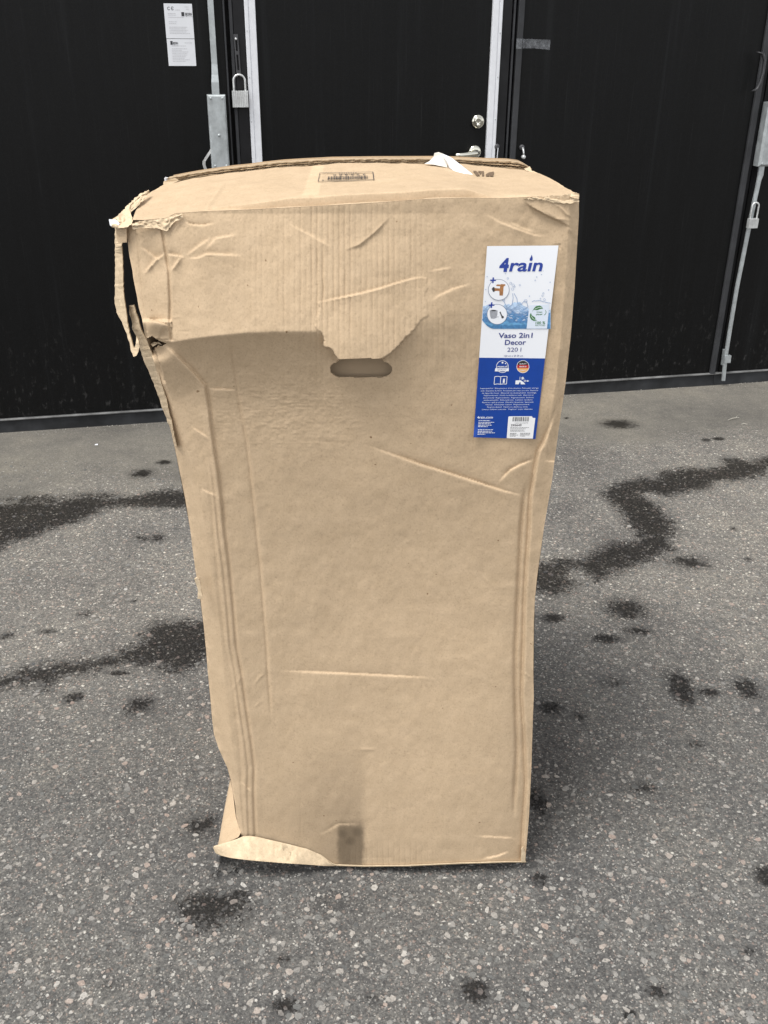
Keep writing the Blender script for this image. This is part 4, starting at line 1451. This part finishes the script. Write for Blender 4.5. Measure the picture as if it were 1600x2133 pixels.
# pale bottom lip running along the foot
rows = []
xs_ = np.linspace(684, 1096, 160)
bv = interp(xs_, B_OUT)
for q in np.linspace(0, 1, 5):
    p = on_depth(xs_, bv - 1.0 + q * 4.0, YF - relief(xs_, bv) - .003 * np.sin(q * 3.1) - .001)
    p[:, 2] = np.maximum(p[:, 2], .002)
    rows.append(p)
grid_obj('bottom_lip', np.array(rows), M_cardw, BOX)


# --- torn strips and paper shreds
def sheet(name, pts, mat, parent, th=.003, seed=None, amp=0, step=5, tint=1.0, label=None):
    """a torn piece of card: outline (px, py, depth from the front plane), thickness behind it"""
    if seed is not None:
        r = random.Random(seed)
        out = []
        for i in range(len(pts)):
            a, c = pts[i], pts[(i + 1) % len(pts)]
            k = max(1, int(math.hypot(c[0] - a[0], c[1] - a[1]) / step))
            for j in range(k):
                w = j / k
                out.append(tuple(a[q] + (c[q] - a[q]) * w + (r.uniform(-amp, amp) if q < 2 and j else 0) for q in range(3)))
        pts = out
    n = len(pts)
    tri = tessellate_polygon([[Vector((p[0], -p[1], 0)) for p in pts]])
    f = [on_depth(p[0], p[1], YF + p[2]) for p in pts]
    bk_ = [p + np.array([.0, th, 0]) for p in f]
    faces = [tuple(t_) for t_ in tri] + [tuple(n + i for i in t_)[::-1] for t_ in tri] + [(i, (i + 1) % n, n + (i + 1) % n, n + i) for i in range(n)]
    o = mesh_obj(name, np.array(f + bk_), faces, mat, parent, label=label)
    attr(o, 'tint', np.full(2 * n, tint))
    bm = bmesh.new()
    bm.from_mesh(o.data)
    bmesh.ops.recalc_face_normals(bm, faces=bm.faces)
    bm.to_mesh(o.data)
    bm.free()
    return o


sheet('torn_strip', [(240, 470, .03), (252, 474, .02), (255, 500, .02), (253, 512, .014), (255, 530, .022), (256, 560, .02), (257, 607, .02), (261, 637, .016), (265, 671, .012), (271, 698, .008), (275, 712, .004), (279, 726, .0), (283, 716, -.002), (284, 700, .002),
                     (289, 712, -.004), (291, 722, -.006), (288, 733, -.006), (284, 741, -.006), (278, 743, -.004), (272, 727, .002), (270, 713, .006), (262, 691, .012), (252, 667, .02), (243, 651, .026), (239, 632, .03), (240, 564, .03), (239, 500, .03)], M_cardw, BOX, .004, 3, .9, tint=1.05)
sheet('torn_strip', [(269, 637, .03), (279, 636, .024), (285, 656, .018), (293, 683, .014), (301, 700, .012), (310, 717, .010), (317, 736, .008), (322, 751, .006), (331, 778, .006), (340, 810, .006), (348, 838, .006), (358, 880, .006), (368, 930, .006), (364, 930, .03), (354, 890, .03), (343, 862, .03), (334, 838, .03),
                     (324, 809, .03), (311, 776, .03), (299, 750, .03), (291, 722, .03), (284, 700, .03), (276, 686, .03), (274, 666, .032), (269, 650, .034)], M_cardw, BOX, .004, 5, .9, tint=.98)
sheet('torn_tab', [(241, 474, .012), (243, 492, .01), (246, 505, .008), (264, 505, .004), (264, 478, .004), (262, 470, .004), (250, 472, .01)], M_card, BOX, .003, 6, .6, tint=.93)
sheet('torn_scrap', [(227, 457, .01), (229, 469, .008), (236, 474, .004), (246, 475, .002), (249, 466, .004), (241, 458, .008)], M_paper, BOX, .002, 7, .8, label='pale peeled paper scrap at the corner')


def crumple(name, edge_a, edge_b, mat, n, m, amp, seed, tint):
    """a crushed bit of card between two outlines (px, py, depth)"""
    A, B_ = polyline(edge_a, np.linspace(0, 1, n)), polyline(edge_b, np.linspace(0, 1, n))
    i_ = np.arange(n)
    out, tn_ = [], []
    for j, q in enumerate(np.linspace(0, 1, m)):
        e = A * (1 - q) + B_ * q
        w = math.sin(math.pi * q) * .8 + .2
        cr = np.abs(vnoise(i_ / 5.0 + seed, i_ * 0 + j / 3.2 + seed, seed) - .5) + .5 * np.abs(vnoise(i_ / 2.2 + seed, i_ * 0 + j / 1.6 + seed, seed + 1) - .5)
        e[:, :2] += ((vnoise(i_ / 1.6 + j * 9, i_ * 0 + seed, seed + 2) - .5)[:, None]) * (2.4 if j in (0, m - 1) else 1.2)
        out.append(on_depth(e[:, 0], e[:, 1], YF + e[:, 2] - amp * (cr - .25) * w))
        tn_.append(tint + .2 * (vnoise(i_ / 3.0, i_ * 0 + j / 2.0, seed + 3) - .5))
    return grid_obj(name, np.array(out), mat, BOX, np.array(tn_))


crumple('crushed_corner', [(230, 459, .012), (244, 450, .02), (256, 438, .05), (268, 426, .075), (282, 412, .11), (296, 402, .13), (310, 396, .15)],
        [(233, 474, .004), (250, 475, .0), (264, 473, -.004), (276, 466, -.002), (276, 454, .01), (271, 444, .04), (286, 430, .075), (312, 402, .14)], M_cardw, 60, 16, .016, 81, 1.15)
crumple('crushed_edge', [(274, 467, -.004), (290, 461, -.004), (315, 458.5, -.004), (338, 455, -.004), (360, 449, -.006), (380, 445, -.004)],
        [(277, 478, -.006), (292, 474, -.007), (310, 475, -.007), (330, 476, -.008), (347, 482, -.010), (362, 465, -.008), (382, 452, -.006)], M_cardw, 60, 12, .010, 85, 1.10)
crumple('crushed_edge', [(1092, 413, .0), (1130, 408, .002), (1160, 407, .002), (1190, 404, .002), (1206, 403, .0)],
        [(1092, 414, .0), (1130, 417, -.002), (1160, 422, -.003), (1188, 424, -.003), (1206, 420, -.001)], M_cardw, 50, 10, .008, 89, 1.08)
sheet('torn_scrap', [(341, 378, .29), (350, 375, .288), (364, 371, .287), (372, 376, .286), (360, 382, .286), (348, 388, .286), (340, 384, .288)], M_cardw, BOX, .004, 13, 1.0, tint=.95)
sheet('torn_scrap', [(342, 372, .30), (344, 369, .30), (350, 370, .30), (350, 376, .30), (343, 377, .30)], M_paper, BOX, .002, 14, .5)
sheet('torn_scrap', [(405, 1206, -.002), (411, 1203, -.002), (417, 1212, -.002), (418, 1228, -.001), (421, 1240, -.001), (419, 1248, 0), (411, 1247, 0), (413, 1232, 0), (409, 1218, 0)], M_cardw, BOX, .003, 15, .8, tint=1.2)
sheet('torn_scrap', [(1190, 404, .002), (1202, 402, .0), (1207, 406, 0), (1206, 414, -.001), (1198, 413, -.003), (1188, 410, -.001)], M_cardw, BOX, .004, 16, 1.0, tint=1.15)
sheet('torn_scrap', [(1092, 352, .28), (1104, 347, .285), (1108, 356, .275), (1120, 362, .26), (1108, 361, .27)], M_cardw, BOX, .003, 17, 1.0, tint=1.05)
sheet('torn_scrap', [(1086, 1770, -.010), (1090, 1764, -.010), (1095, 1780, -.009), (1094, 1796, -.008), (1086, 1794, -.010)], M_cardw, BOX, .003, 18, .8, tint=1.1)
sheet('torn_scrap', [(314, 716, .004), (322, 712, .002), (332, 713, -.004), (338, 719, -.008), (328, 716, -.006), (318, 722, .0)], M_cardw, BOX, .002, 19, .6, tint=1.2)
# --- white paper scrap curled up off the top
pp = []
edgeA = polyline([(884, 340, .285), (893, 336, .287), (903, 327, .29), (906, 318, .29), (915, 318, .288), (924, 322, .28)], np.linspace(0, 1, 24))
edgeB = polyline([(888, 341, .275), (908, 346, .262), (928, 348, .25), (945, 357, .225), (965, 366, .20), (990, 368, .185)], np.linspace(0, 1, 24))
mid = polyline([(886, 340, .28), (900, 341, .275), (915, 338, .28), (928, 330, .265), (948, 340, .235), (986, 366, .187)], np.linspace(0, 1, 24))
for q in np.linspace(0, 1, 22):
    w0, w1, w2 = (1 - q) * (1 - 2 * q), 4 * q * (1 - q), q * (2 * q - 1)
    e = edgeA * w0 + mid * w1 + edgeB * w2
    pp.append(on_depth(e[:, 0], e[:, 1], YF + e[:, 2]))
pp = np.array(pp)
# built as two facing sheets: rising back leaf and the bright front curl
back_leaf = sheet('paper_scrap', [(884, 341, .28), (894, 336, .285), (903, 327, .29), (905, 319, .29), (914, 317, .288), (922, 320, .284), (928, 326, .278), (930, 338, .27), (932, 349, .258), (918, 346, .262), (903, 343, .27)], M_paper2, BOX, .0008, 21, .3,
                  label='white paper scrap peeling off the top flap')
lf = []
na = 20
for q in np.linspace(0, 1, na):
    a = polyline([(922, 320, .284), (940, 328, .262), (958, 342, .24), (976, 356, .215), (991, 368.5, .186)], np.array([q]))[0]
    c = polyline([(929, 336, .268), (936, 350, .245), (950, 359, .222), (968, 365.5, .20), (990, 368.8, .186)], np.array([q]))[0]
    row = []
    for w in np.linspace(0, 1, 8):
        e = a * (1 - w) + c * w
        e[2] -= .010 * math.sin(w * math.pi) * (1 - q)
        row.append(on_depth(e[0], e[1], YF + e[2]))
    lf.append(row)
lf = np.array(lf)
o = grid_obj('paper_curl', lf, M_paper, back_leaf)


# --- print on the top flap: a small shipping barcode and part of a stamped word
def top_pt(a, c, lift=.0008):
    """point on the front flap under image position (a, c)"""
    d2 = (u_ - a) ** 2 + ((v_ - c) * 4) ** 2
    j, i = np.unravel_index(np.argmin(d2), d2.shape)
    d_ = YF + .0015 + DEP * np.interp(c, px[::-1, i, 1], rr[::-1])
    p = on_depth(a, c, d_)
    p[2] += lift + .0006 + max(0, float(z_add[j, i]))
    return p


def tquad(mb, q, lift=.0008):
    mb.add([top_pt(a, c, lift) for a, c in q], [(0, 1, 2, 3)])


bc = MB()
fr4 = [(666, 361.5), (777.5, 359.5), (780, 377.5), (662, 381.5)]


def fq(mb, a0, a1, c0, c1):
    k = max(1, int((a1 - a0) * 10))
    for i in range(k):
        b0, b1 = a0 + (a1 - a0) * i / k, a0 + (a1 - a0) * (i + 1) / k
        tquad(mb, [bil(fr4, b0, c0), bil(fr4, b1, c0), bil(fr4, b1, c1), bil(fr4, b0, c1)])


fq(bc, 0, 1, 0, .035)
fq(bc, 0, 1, .955, 1)
fq(bc, 0, .010, .035, .955)
fq(bc, .984, 1, .035, .955)
rs = np.random.RandomState(12)
x = .17
while x < .88:
    w = rs.choice([.005, .008, .014])
    fq(bc, x, x + w, .42, .84)
    x += w + rs.choice([.006, .010, .015])
for i, ch in enumerate('003229'):
    v, f = text_mesh(ch, .02)
    if len(v):
        v = v - v.min(0)
        a_ = (.26 + i * .108) + .055 * (1 - v[:, 0] / v[:, 0].max())
        c_ = .21 + .15 * v[:, 1] / v[:, 1].max()
        bc.add([top_pt(*bil(fr4, a, c)) for a, c in zip(a_, c_)], f)
for i in range(8):
    fq(bc, .36 + i * .043, .36 + i * .043 + .028, .075, .13)
fq(bc, .075, .10, .82, .88)
bco = bc.build('barcode_print', M_ink, top)
wp = MB()
for q in ([(985, 357.5), (992, 357.5), (1000, 367), (993, 368)], [(994, 357.8), (1004, 358), (1001, 365), (998, 361)], [(1004, 358), (1008, 358), (1008, 368), (1004, 368)],
          [(1012, 365), (1018, 361), (1019, 369), (1012, 369)], [(1018, 361), (1029, 359), (1027, 370), (1020, 369)]):
    tquad(wp, q)
wp.build('stamped_lettering', M_inkbrown, top)

# --- the product label
def lab_pts(pts, lift):
    p = np.array(pts, float)
    d = lab_relief(p[:, 0], p[:, 1]) + lift
    curl = np.clip((36 - np.hypot(p[:, 0] - 985, (p[:, 1] - 913))) / 36, 0, 1)
    d = d + .010 * curl ** 2
    return on_depth(p[:, 0], p[:, 1], YF - d)


def lab_grid(name, quad_, lift, mat, parent, nu=40, nv=90, cut=None, **kw):
    a, c = np.meshgrid(np.linspace(0, 1, nu), np.linspace(0, 1, nv))
    (x0, y0), (x1, y1), (x2, y2), (x3, y3) = quad_
    X = (x0 * (1 - a) + x1 * a) * (1 - c) + (x3 * (1 - a) + x2 * a) * c
    Y = (y0 * (1 - a) + y1 * a) * (1 - c) + (y3 * (1 - a) + y2 * a) * c
    Pp = lab_pts(np.stack([X.ravel(), Y.ravel()], 1), lift).reshape(nv, nu, 3)
    idx = np.arange(nu * nv).reshape(nv, nu)
    q = np.stack([idx[:-1, :-1], idx[1:, :-1], idx[1:, 1:], idx[:-1, 1:]], -1).reshape(-1, 4)
    return mesh_obj(name, Pp.reshape(-1, 3), q, mat, parent, smooth=True, **kw)


label_o = lab_grid('product_label', LAB, 0.00030, M_white, BOX, label='white and blue glossy product label')
BL_T = [bil(LAB, 0, .5835), bil(LAB, 1, .5835), LAB[2], LAB[3]]
lab_grid('blue_field', BL_T, 0.00050, M_blue, label_o, 40, 50)


class LM:
    """print on the label: flat shapes in picture coordinates of the label"""

    def __init__(s):
        s.p, s.f = [], []

    def poly(s, pts):
        n0 = len(s.p)
        s.p += [tuple(q) for q in pts]
        for t_ in tessellate_polygon([[Vector((q[0], -q[1], 0)) for q in pts]]):
            s.f.append(tuple(n0 + i for i in t_))

    def rect(s, x0, y0, x1, y1, sh=.09):
        k = lambda y: -(y - (y0 + y1) / 2) * sh
        s.poly([(x0 + k(y0), y0), (x1 + k(y0), y0), (x1 + k(y1), y1), (x0 + k(y1), y1)])

    def line(s, pts, w):
        for (a, b_), (c, d) in zip(pts, pts[1:]):
            l = math.hypot(c - a, d - b_) + 1e-9
            nx_, ny_ = -(d - b_) / l * w / 2, (c - a) / l * w / 2
            s.poly([(a + nx_, b_ + ny_), (c + nx_, d + ny_), (c - nx_, d - ny_), (a - nx_, b_ - ny_)])

    def disc(s, x, y, r, n=28):
        s.poly([(x + r * math.cos(2 * math.pi * i / n), y + r * math.sin(2 * math.pi * i / n)) for i in range(n)])

    def ring(s, x, y, r, w, n=36):
        s.line([(x + r * math.cos(2 * math.pi * i / n), y + r * math.sin(2 * math.pi * i / n)) for i in range(n + 1)], w)

    def text(s, txt, x, y, w, h, bold=0., shear=0., slope=.09, align='C', spacing=1.0, rot=0.):
        """centre (or left) x, baseline y, width w (None: natural), cap height h"""
        v, f = text_mesh(txt, bold, shear, spacing)
        if not len(v):
            return
        sc = h / .70
        mn, mx = v[:, 0].min(), v[:, 0].max()
        sx = sc if w is None else w / (mx - mn)
        ww = (mx - mn) * sx
        X = (v[:, 0] - mn) * sx - (ww / 2 if align == 'C' else 0)
        Y = v[:, 1] * sc
        n0 = len(s.p)
        for a, c in zip(X, Y):
            if rot:
                a, c = a * math.cos(rot) - c * math.sin(rot), a * math.sin(rot) + c * math.cos(rot)
            s.p.append((x + a + c * slope, y - c - a * .008))
        s.f += [tuple(n0 + i for i in q) for q in f]

    def build(s, name, mat, lift=0.00070, **kw):
        return mesh_obj(name, lab_pts(s.p, lift), s.f, mat, label_o, **kw)


# water picture
def waves(seed, y, amp, x0=1003, x1=1152):
    r = np.random.RandomState(seed)
    xs_ = np.linspace(x0, x1, 80)
    n1 = vnoise(xs_ / 13 + seed * 7, xs_ * 0 + 1, seed) - .5
    n2 = vnoise(xs_ / 4 + seed * 3, xs_ * 0 + 1, seed + 1) - .5
    return xs_, y + amp * (1.6 * n1 + .7 * n2)


def water(seed, y, amp, base, dome_=False):
    m = LM()
    xs_, yy = waves(seed, y, amp)
    cl = []
    for a, c in zip(xs_, yy):
        lft = 1014.7 - (c - 512.5) * .0705 + .6
        rgt = 1163.5 - (c - 511) * .119 - .6
        cl.append((min(max(a, lft), rgt), c))
    for i in range(len(cl) - 1):
        (a, c), (d, e) = cl[i], cl[i + 1]
        if d - a < .05:
            continue
        yb0 = base - (0 if a > 1030 else (1030 - a) ** 2 * .028)
        yb1 = base - (0 if d > 1030 else (1030 - d) ** 2 * .028)
        if c < yb0 and e < yb1:
            sl_ = lambda yv, y0_: -(yv - y0_) * .0
            m.poly([(a, c), (d, e), (d, yb1), (a, yb0)])
    return m


for i, (sd, y, amp, colr) in enumerate(((3, 637, 10, (.42, .55, .72)), (5, 646, 8, (.27, .42, .63)), (8, 653, 6, (.10, .25, .48)), (11, 663, 5, (.075, .20, .40)), (14, 671, 4, (.11, .29, .50)), (17, 677, 3, (.055, .18, .36)))):
    water(sd, y, amp, 685).build('water_picture', plain('water_print_%d' % i, colr, .5, var=.25, scale=250), 0.00055 + i * 0.00004)
mw = LM()
rw = np.random.RandomState(6)
for k in range(6):
    xs_, yy = waves(20 + k, 640 + k * 4, 8, 1006, 1101)
    mw.line(list(zip(xs_, yy)), .7)
xs_, yy = waves(31, 629, 5, 1108, 1147)
mw.line(list(zip(xs_, yy)), 1.1)
mw.line([(1068, 611), (1069, 620), (1067, 634), (1060, 640), (1055, 643)], 1.0)
mw.line([(1071, 611), (1077, 622), (1078, 632), (1086, 634), (1092, 627), (1097, 628), (1099, 637)], 1.0)
mw.line([(1049, 626), (1053, 634), (1057, 642)], 1.0)
for cx, cy, r in ((1064, 590, 2.2), (1069, 594, 2.6), (1068, 602, 2.6), (1072, 597, 1.6), (1058, 580, 1.8), (1083, 594, 1.5), (1115, 584, 1.2), (1095, 627, 3.2), (1049, 625, 2.4), (1132, 611, 1.6), (1130, 616, 1.6), (1126, 622, 1.2), (1103, 617, .9), (1118, 577, 1), (1053, 570, .8), (1143, 604, 1), (1146, 588, .9), (1012, 603, .8), (1015, 576, .8), (1011, 628, .8), (1134, 624, 2.2), (1128, 572, .8)):
    mw.ring(cx, cy, r, .6, 12)
mw.build('splash_picture', plain('splash_print', (.20, .30, .48), .5), 0.00087)
ms = LM()
for i in range(46):
    cx, cy = 1012 + 86 * rw.rand(), 646 + 22 * rw.rand()
    ms.line([(cx, cy), (cx + 3 + 4 * rw.rand(), cy - 1.5 + 3 * rw.rand())], .6 + .5 * rw.rand())
ms.build('foam_picture', M_pale, 0.00090)

M_outl = plain('outline_print', (.14, .18, .27), .5)
for cx, cy, cr in ((1039, 603.6, 21.5), (1035.6, 654.7, 20.7)):
    m = LM()
    m.disc(cx, cy, cr)
    m.build('round_panel', M_white, 0.00100)
    m = LM()
    m.ring(cx, cy, cr + .2, .9)
    m.build('round_outline', M_outl, 0.00105)
for cx, cy in ((1027.3, 583.8), (1024, 635.6)):
    m = LM()
    k = .09
    m.poly([(cx + a - c * k, cy + c) for a, c in ((-6, -1.5), (-1.5, -1.5), (-1.5, -6), (1.5, -6), (1.5, -1.5), (6, -1.5), (6, 1.5), (1.5, 1.5), (1.5, 6), (-1.5, 6), (-1.5, 1.5), (-6, 1.5))])
    m.build('plus_sign', M_navy, 0.00110)


def zz(x, y):
    return 990 + x / 8.889, 560 + y / 8.889


m = LM()
m.poly([zz(*q) for q in ((350, 352), (400, 360), (458, 362), (460, 322), (395, 320), (385, 300), (410, 288), (470, 290), (480, 282), (555, 285), (556, 312), (526, 326), (520, 430), (512, 495), (450, 495), (448, 412), (400, 408), (350, 415))])
m.build('tap_picture', plain('copper_print', (.33, .15, .055), .5, var=.3, scale=400), 0.00110)
M_char = plain('charcoal_print', (.035, .035, .04), .5)
m = LM()
m.poly([zz(*q) for q in ((305, 370), (330, 338), (355, 338), (362, 385), (355, 428), (330, 428))])
m.build('washer_picture', M_char, 0.00115)
m = LM()
m.poly([zz(*q) for q in ((300, 762), (340, 758), (382, 765), (378, 780), (340, 786), (302, 778))])
m.build('rim_picture', M_char, 0.00120)
m = LM()
m.poly([zz(*q) for q in ((448, 800), (468, 790), (497, 862), (520, 872), (533, 895), (520, 915), (500, 920), (484, 905), (484, 885))])
m.build('probe_picture', M_char, 0.00115)
m = LM()
m.poly([zz(*q) for q in ((270, 770), (300, 758), (380, 760), (415, 772), (410, 840), (395, 910), (340, 925), (290, 918), (272, 850))])
m.disc(*zz(420, 890), 1.2, 10)
m.build('pot_picture', plain('grey_print', (.30, .31, .34), .5, var=.15, scale=300), 0.00109)

m = LM()
m.poly([(1103, 636), (1144.5, 634), (1139.5, 684.5), (1097, 684.5)])
m.build('recycled_panel', M_pale, 0.00100)
m = LM()
m.poly([zz(*q) for q in ((1052, 800), (1085, 735), (1125, 692), (1190, 680), (1235, 700), (1255, 738), (1200, 745), (1150, 765), (1110, 762), (1085, 755))])
m.poly([zz(*q) for q in ((1032, 815), (1012, 850), (1012, 895), (1035, 938), (1085, 966), (1150, 955), (1112, 940), (1112, 905), (1080, 880), (1050, 860))])
m.text('green', zz(1185, 0)[0], zz(0, 812)[1], 12.5, 3.2, .02)
m.text('planet', zz(1185, 0)[0], zz(0, 855)[1], 13, 3.4, .02)
m.line([zz(1300, 765), zz(1315, 800), zz(1300, 840), zz(1275, 855)], 1.0)
m.text('100 %', zz(1205, 0)[0], zz(0, 1020)[1], 20, 5.2, .025)
m.text('RECYCLED', zz(1203, 0)[0], zz(0, 1058)[1], 20.5, 3.2, .01)
m.build('leaf_emblem', plain('green_print', (.045, .17, .055), .5), 0.00115)
m = LM()
m.line([zz(1105, 745), zz(1180, 712), zz(1235, 722)], .8)
m.line([zz(1035, 870), zz(1065, 915), zz(1100, 940)], .8)
m.build('leaf_vein', M_white, 0.00120)

# brand word
m = LM()
m.text('4', 1050.2, 564.6, 20.5, 25.5, .055, .16, .0)
m.text('ra\u0131n', 1095.5, 564.6, 70.5, 25.5, .022, .20, .0)
m.poly([(1107.6, 530), (1106.0, 535), (1103.2, 539.5), (1103.8, 542.6), (1107, 543.6), (1109.6, 541), (1109.4, 536)])
m.text('R', 1131.5, 565, 1.3, 1.6)
m.build('brand_lettering', M_navy, 0.00070)
m = LM()
m.text('Vaso 2in1', 1073.6, 703.6, 71, 10.2, .018, 0, .09)
m.text('Decor', 1073.4, 718.0, 43.8, 10.2, .018, 0, .09)
m.text('220 l', 1071, 732.6, 28.8, 8.8, .0, 0, .09)
m.text('120 cm x \u00d8 59 cm', 1069.6, 743.0, 39, 3.6, .004, 0, .09)
m.build('product_lettering', plain('navy_text', (.030, .042, .20), .5), 0.00070)


def z3(x, y):
    return 1000 + x / 10.667, 680 + y / 10.667


# badges and icons on the blue
m = LM()
m.ring(*z3(497, 893), 12.4, 1.1)
m.poly([z3(*q) for q in ((338, 930), (642, 928), (636, 995), (330, 998))])
m.disc(*z3(500, 806), 2.0, 12)
m.disc(*z3(566, 824), 1.3, 10)
m.disc(*z3(600, 862), .8, 8)
m.text('PREMIUM', *z3(495, 912), 20.5, 2.9, .02)
m.ring(*z3(953, 893), 12.8, .9)
m.line([z3(*q) for q in ((326, 1115), (390, 1108), (460, 1118), (520, 1108), (602, 1112), (588, 1280), (520, 1276), (452, 1284), (385, 1276), (312, 1288), (326, 1115))], 1.2)
m.line([z3(462, 1118), z3(452, 1284)], 1.2)
m.text('i', *z3(527, 1248), 4.6, 8.6, .03, 0, .09)
m.poly([z3(*q) for q in ((790, 1200), (905, 1196), (960, 1230), (1005, 1285), (905, 1285), (898, 1235), (880, 1235), (858, 1285), (785, 1285))])
m.line([z3(888, 1118), z3(884, 1196)], .9)
for k in range(3):
    a = k * math.pi / 3 + .3
    cx, cy = z3(948, 1152)
    m.line([(cx - 3.4 * math.cos(a), cy - 3.4 * math.sin(a)), (cx + 3.4 * math.cos(a), cy + 3.4 * math.sin(a))], .9)
m.ring(*z3(948, 1152), 2.2, .6, 12)
m.ring(*z3(995, 1210), 1.7, 1.0, 12)
m.line([z3(1010, 1210), z3(1060, 1212)], 1.0)
m.poly([z3(1050, 1190), z3(1092, 1212), z3(1046, 1234)])
LINES = [('Regenspeicher  R\u00e9cup\u00e9rateur d\'eau de pluie  Rainwater storage', 808.7, 1000.5, 1122),
         ('tank  Dep\u00f3sito de lluvia  Recipiente per acqua piovana  Dep\u00f3sito', 813.7, 1001.5, 1121), ('de \u00e1gua da chuva  Zbiornik na deszcz\u00f3wk\u0119  Stockage', 818.6, 1004, 1117),
         ('Regenwatertank  N\u00e1dr\u017e na de\u0161\u0165ovou vodu  Zbiornik na', 823.4, 1008, 1111.5), ('deszcz\u00f3wk\u0119  Regnvandstank  Regnvannstank  Sadevesi', 828.4, 1006, 1112),
         ('padavesis\u00e4ili\u00f6  Es\u0151v\u00edzt\u00e1rol\u00f3  Lietaus vandens', 833.2, 1008, 1109), ('Rezervor ap\u0103 de ploaie  Zbiralnik de\u017eevnice  Spremnik', 838.0, 1004.5, 1111.5),
         ('ki\u0161nice  Vihmavee mahuti  Regnvattentank', 842.7, 1012, 1103), ('Regnvandstank  N\u00e1dr\u017e na da\u017e\u010fov\u00fa vodu', 847.7, 1015, 1099),
         ('Lietus \u016bdens tvertne  Yagmur suyu deposu', 852.5, 1004, 1109)]
for txt, y, x0, x1 in LINES:
    m.text(txt, (x0 + x1) / 2, y + 1.1, x1 - x0, 2.5, -.004, 0, .09)
m.text('4rain.com', 1010.2, 871.8, 32.5, 5.2, .012, 0, .09)
for y, x0, x1, h in ((876.6, 997, 1021, 1.9), (880.2, 996.5, 1029.5, 1.9), (883.2, 996.5, 1022, 1.9), (886.2, 996.2, 1024, 1.9), (889.2, 996, 1016, 1.9), (895.6, 995.5, 1028, 1.9), (898.8, 995.3, 1026, 1.9), (902, 995, 1031, 1.9), (905, 994.8, 1011, 1.9)):
    m.text('ihnemo erua tovlen skira monte'[:max(8, int((x1 - x0) / 1.3))], x0, y, x1 - x0, h, -.004, 0, .09, 'L') if False else None
    x = x0
    while x < x1:
        w = 2 + 4.5 * rw.rand()
        m.rect(x, y - 1.1, min(x1, x + w), y + .1)
        x += w + 1.0
m.build('white_lettering', M_white, 0.00080)
m = LM()
m.text('QUALITY', *z3(485, 975), 18.5, 2.8, .005)
m.build('ribbon_lettering', M_navy, 0.00095)
cx, cy = z3(953, 893)
for nm, lo, hi, colr in (('black_band', -12.6, -3.6, (.012, .012, .014)), ('red_band', -3.6, 3.4, (.42, .018, .022)), ('gold_band', 3.4, 12.6, (.72, .38, .12))):
    m = LM()
    n = 14
    ys_ = np.linspace(lo, hi, n)
    rt_ = [(cx + math.sqrt(max(0, 12.5 ** 2 - y * y)), cy + y) for y in ys_]
    lt_ = [(cx - math.sqrt(max(0, 12.5 ** 2 - y * y)), cy + y) for y in ys_[::-1]]
    m.poly(rt_ + lt_)
    m.build(nm, plain(nm + '_print', colr, .5), 0.00070)
m = LM()
m.text('QUALITY', cx, cy - 4.6, 15, 2.6, .01)
m.text('MADE IN', cx, cy + 1.3, 14.5, 2.6, .02)
m.text('GERMANY', cx - .5, cy + 9.0, 13.5, 2.4, .01)
m.build('badge_lettering', M_white, 0.00095)

# small white stock sticker
m = LM()
m.poly([(1059, 868.6), (1060.6, 867.2), (1107.6, 867.0), (1109.2, 868.4), (1109.4, 870.3), (1115.2, 870.7), (1110, 913.6), (1055.6, 912.8)])
m.build('stock_sticker', plain('sticker_white', (.74, .74, .75), .5), 0.00105)
m = LM()
x = 1068.0
while x < 1102:
    w = rw.choice([.55, .9, 1.5, 2.2])
    m.rect(x, 868.6, x + w, 877.8)
    x += w + rw.choice([.6, .9, 1.3])
m.text('4 023122 036973', 1086, 882.2, 28, 2.2, .0)
m.text('295649', 1075.2, 887.8, 22.5, 4.2, .03)
for y, x0, x1 in ((890.8, 1063, 1101.5), (893.3, 1063, 1095), (896.0, 1063, 1092), (898.3, 1063, 1093), (902.6, 1062.6, 1076), (904.4, 1062.4, 1074), (906.4, 1062.2, 1080), (908.6, 1062, 1074), (902.4, 1083.5, 1104.5), (904.3, 1083.3, 1104), (906.3, 1083, 1103), (908.5, 1083, 1094)):
    x = x0
    while x < x1:
        w = 1.2 + 3.2 * rw.rand()
        m.rect(x, y - .55, min(x1, x + w), y + .45)
        x += w + .8
m.build('sticker_lettering', plain('sticker_ink', (.09, .09, .095), .6), 0.00120)

# --- litter on the ground
lit = [(1527, 873, .030, 28), (1495, 785.5, .006, 0), (201, 927, .006, 10), (1550, 884, .012, 5)]
for i, (px_, py_, ln, rot) in enumerate(lit):
    g = on_ground(px_, py_)
    nm, lb, ct = [('twig', 'pale thin twig lying before the right edge leaf', 'twig'), ('paper_bit', 'tiny white paper bit at the sill beside the bolt rod', 'paper scrap'),
                  ('paper_bit', 'tiny white paper bit on the bare ground left of the box', 'paper scrap'), ('twig', 'short pale straw lying just below the longer twig', 'twig')][i]
    b = MB()
    a = math.radians(rot)
    dx = np.array([math.cos(a), math.sin(a), 0])
    if nm == 'twig':
        b.tube([g - dx * ln + [0, 0, .001], g + [0, .004, .003], g + dx * ln * 1.2 + [0, 0, .001]], [.0010, .0014, .0008], 6)
        if i == 0:
            b.tube([g + dx * ln * .5 + [0, 0, .002], g + dx * ln * .9 + [.004, .02, .003]], [.0011, .0007], 6)
        mt = plain('pale_straw', (.42, .40, .34), .8)
    else:
        b.hexa([g + np.array(q) * ln for q in ((-1, -.6, .1), (1, -.5, .1), (.9, .7, .5), (-.8, .8, .3), (-1, -.6, .25), (1, -.5, .25), (.9, .7, .65), (-.8, .8, .45))])
        mt = M_paper
    o = b.build(nm, mt)
    o['label'], o['category'] = lb, ct
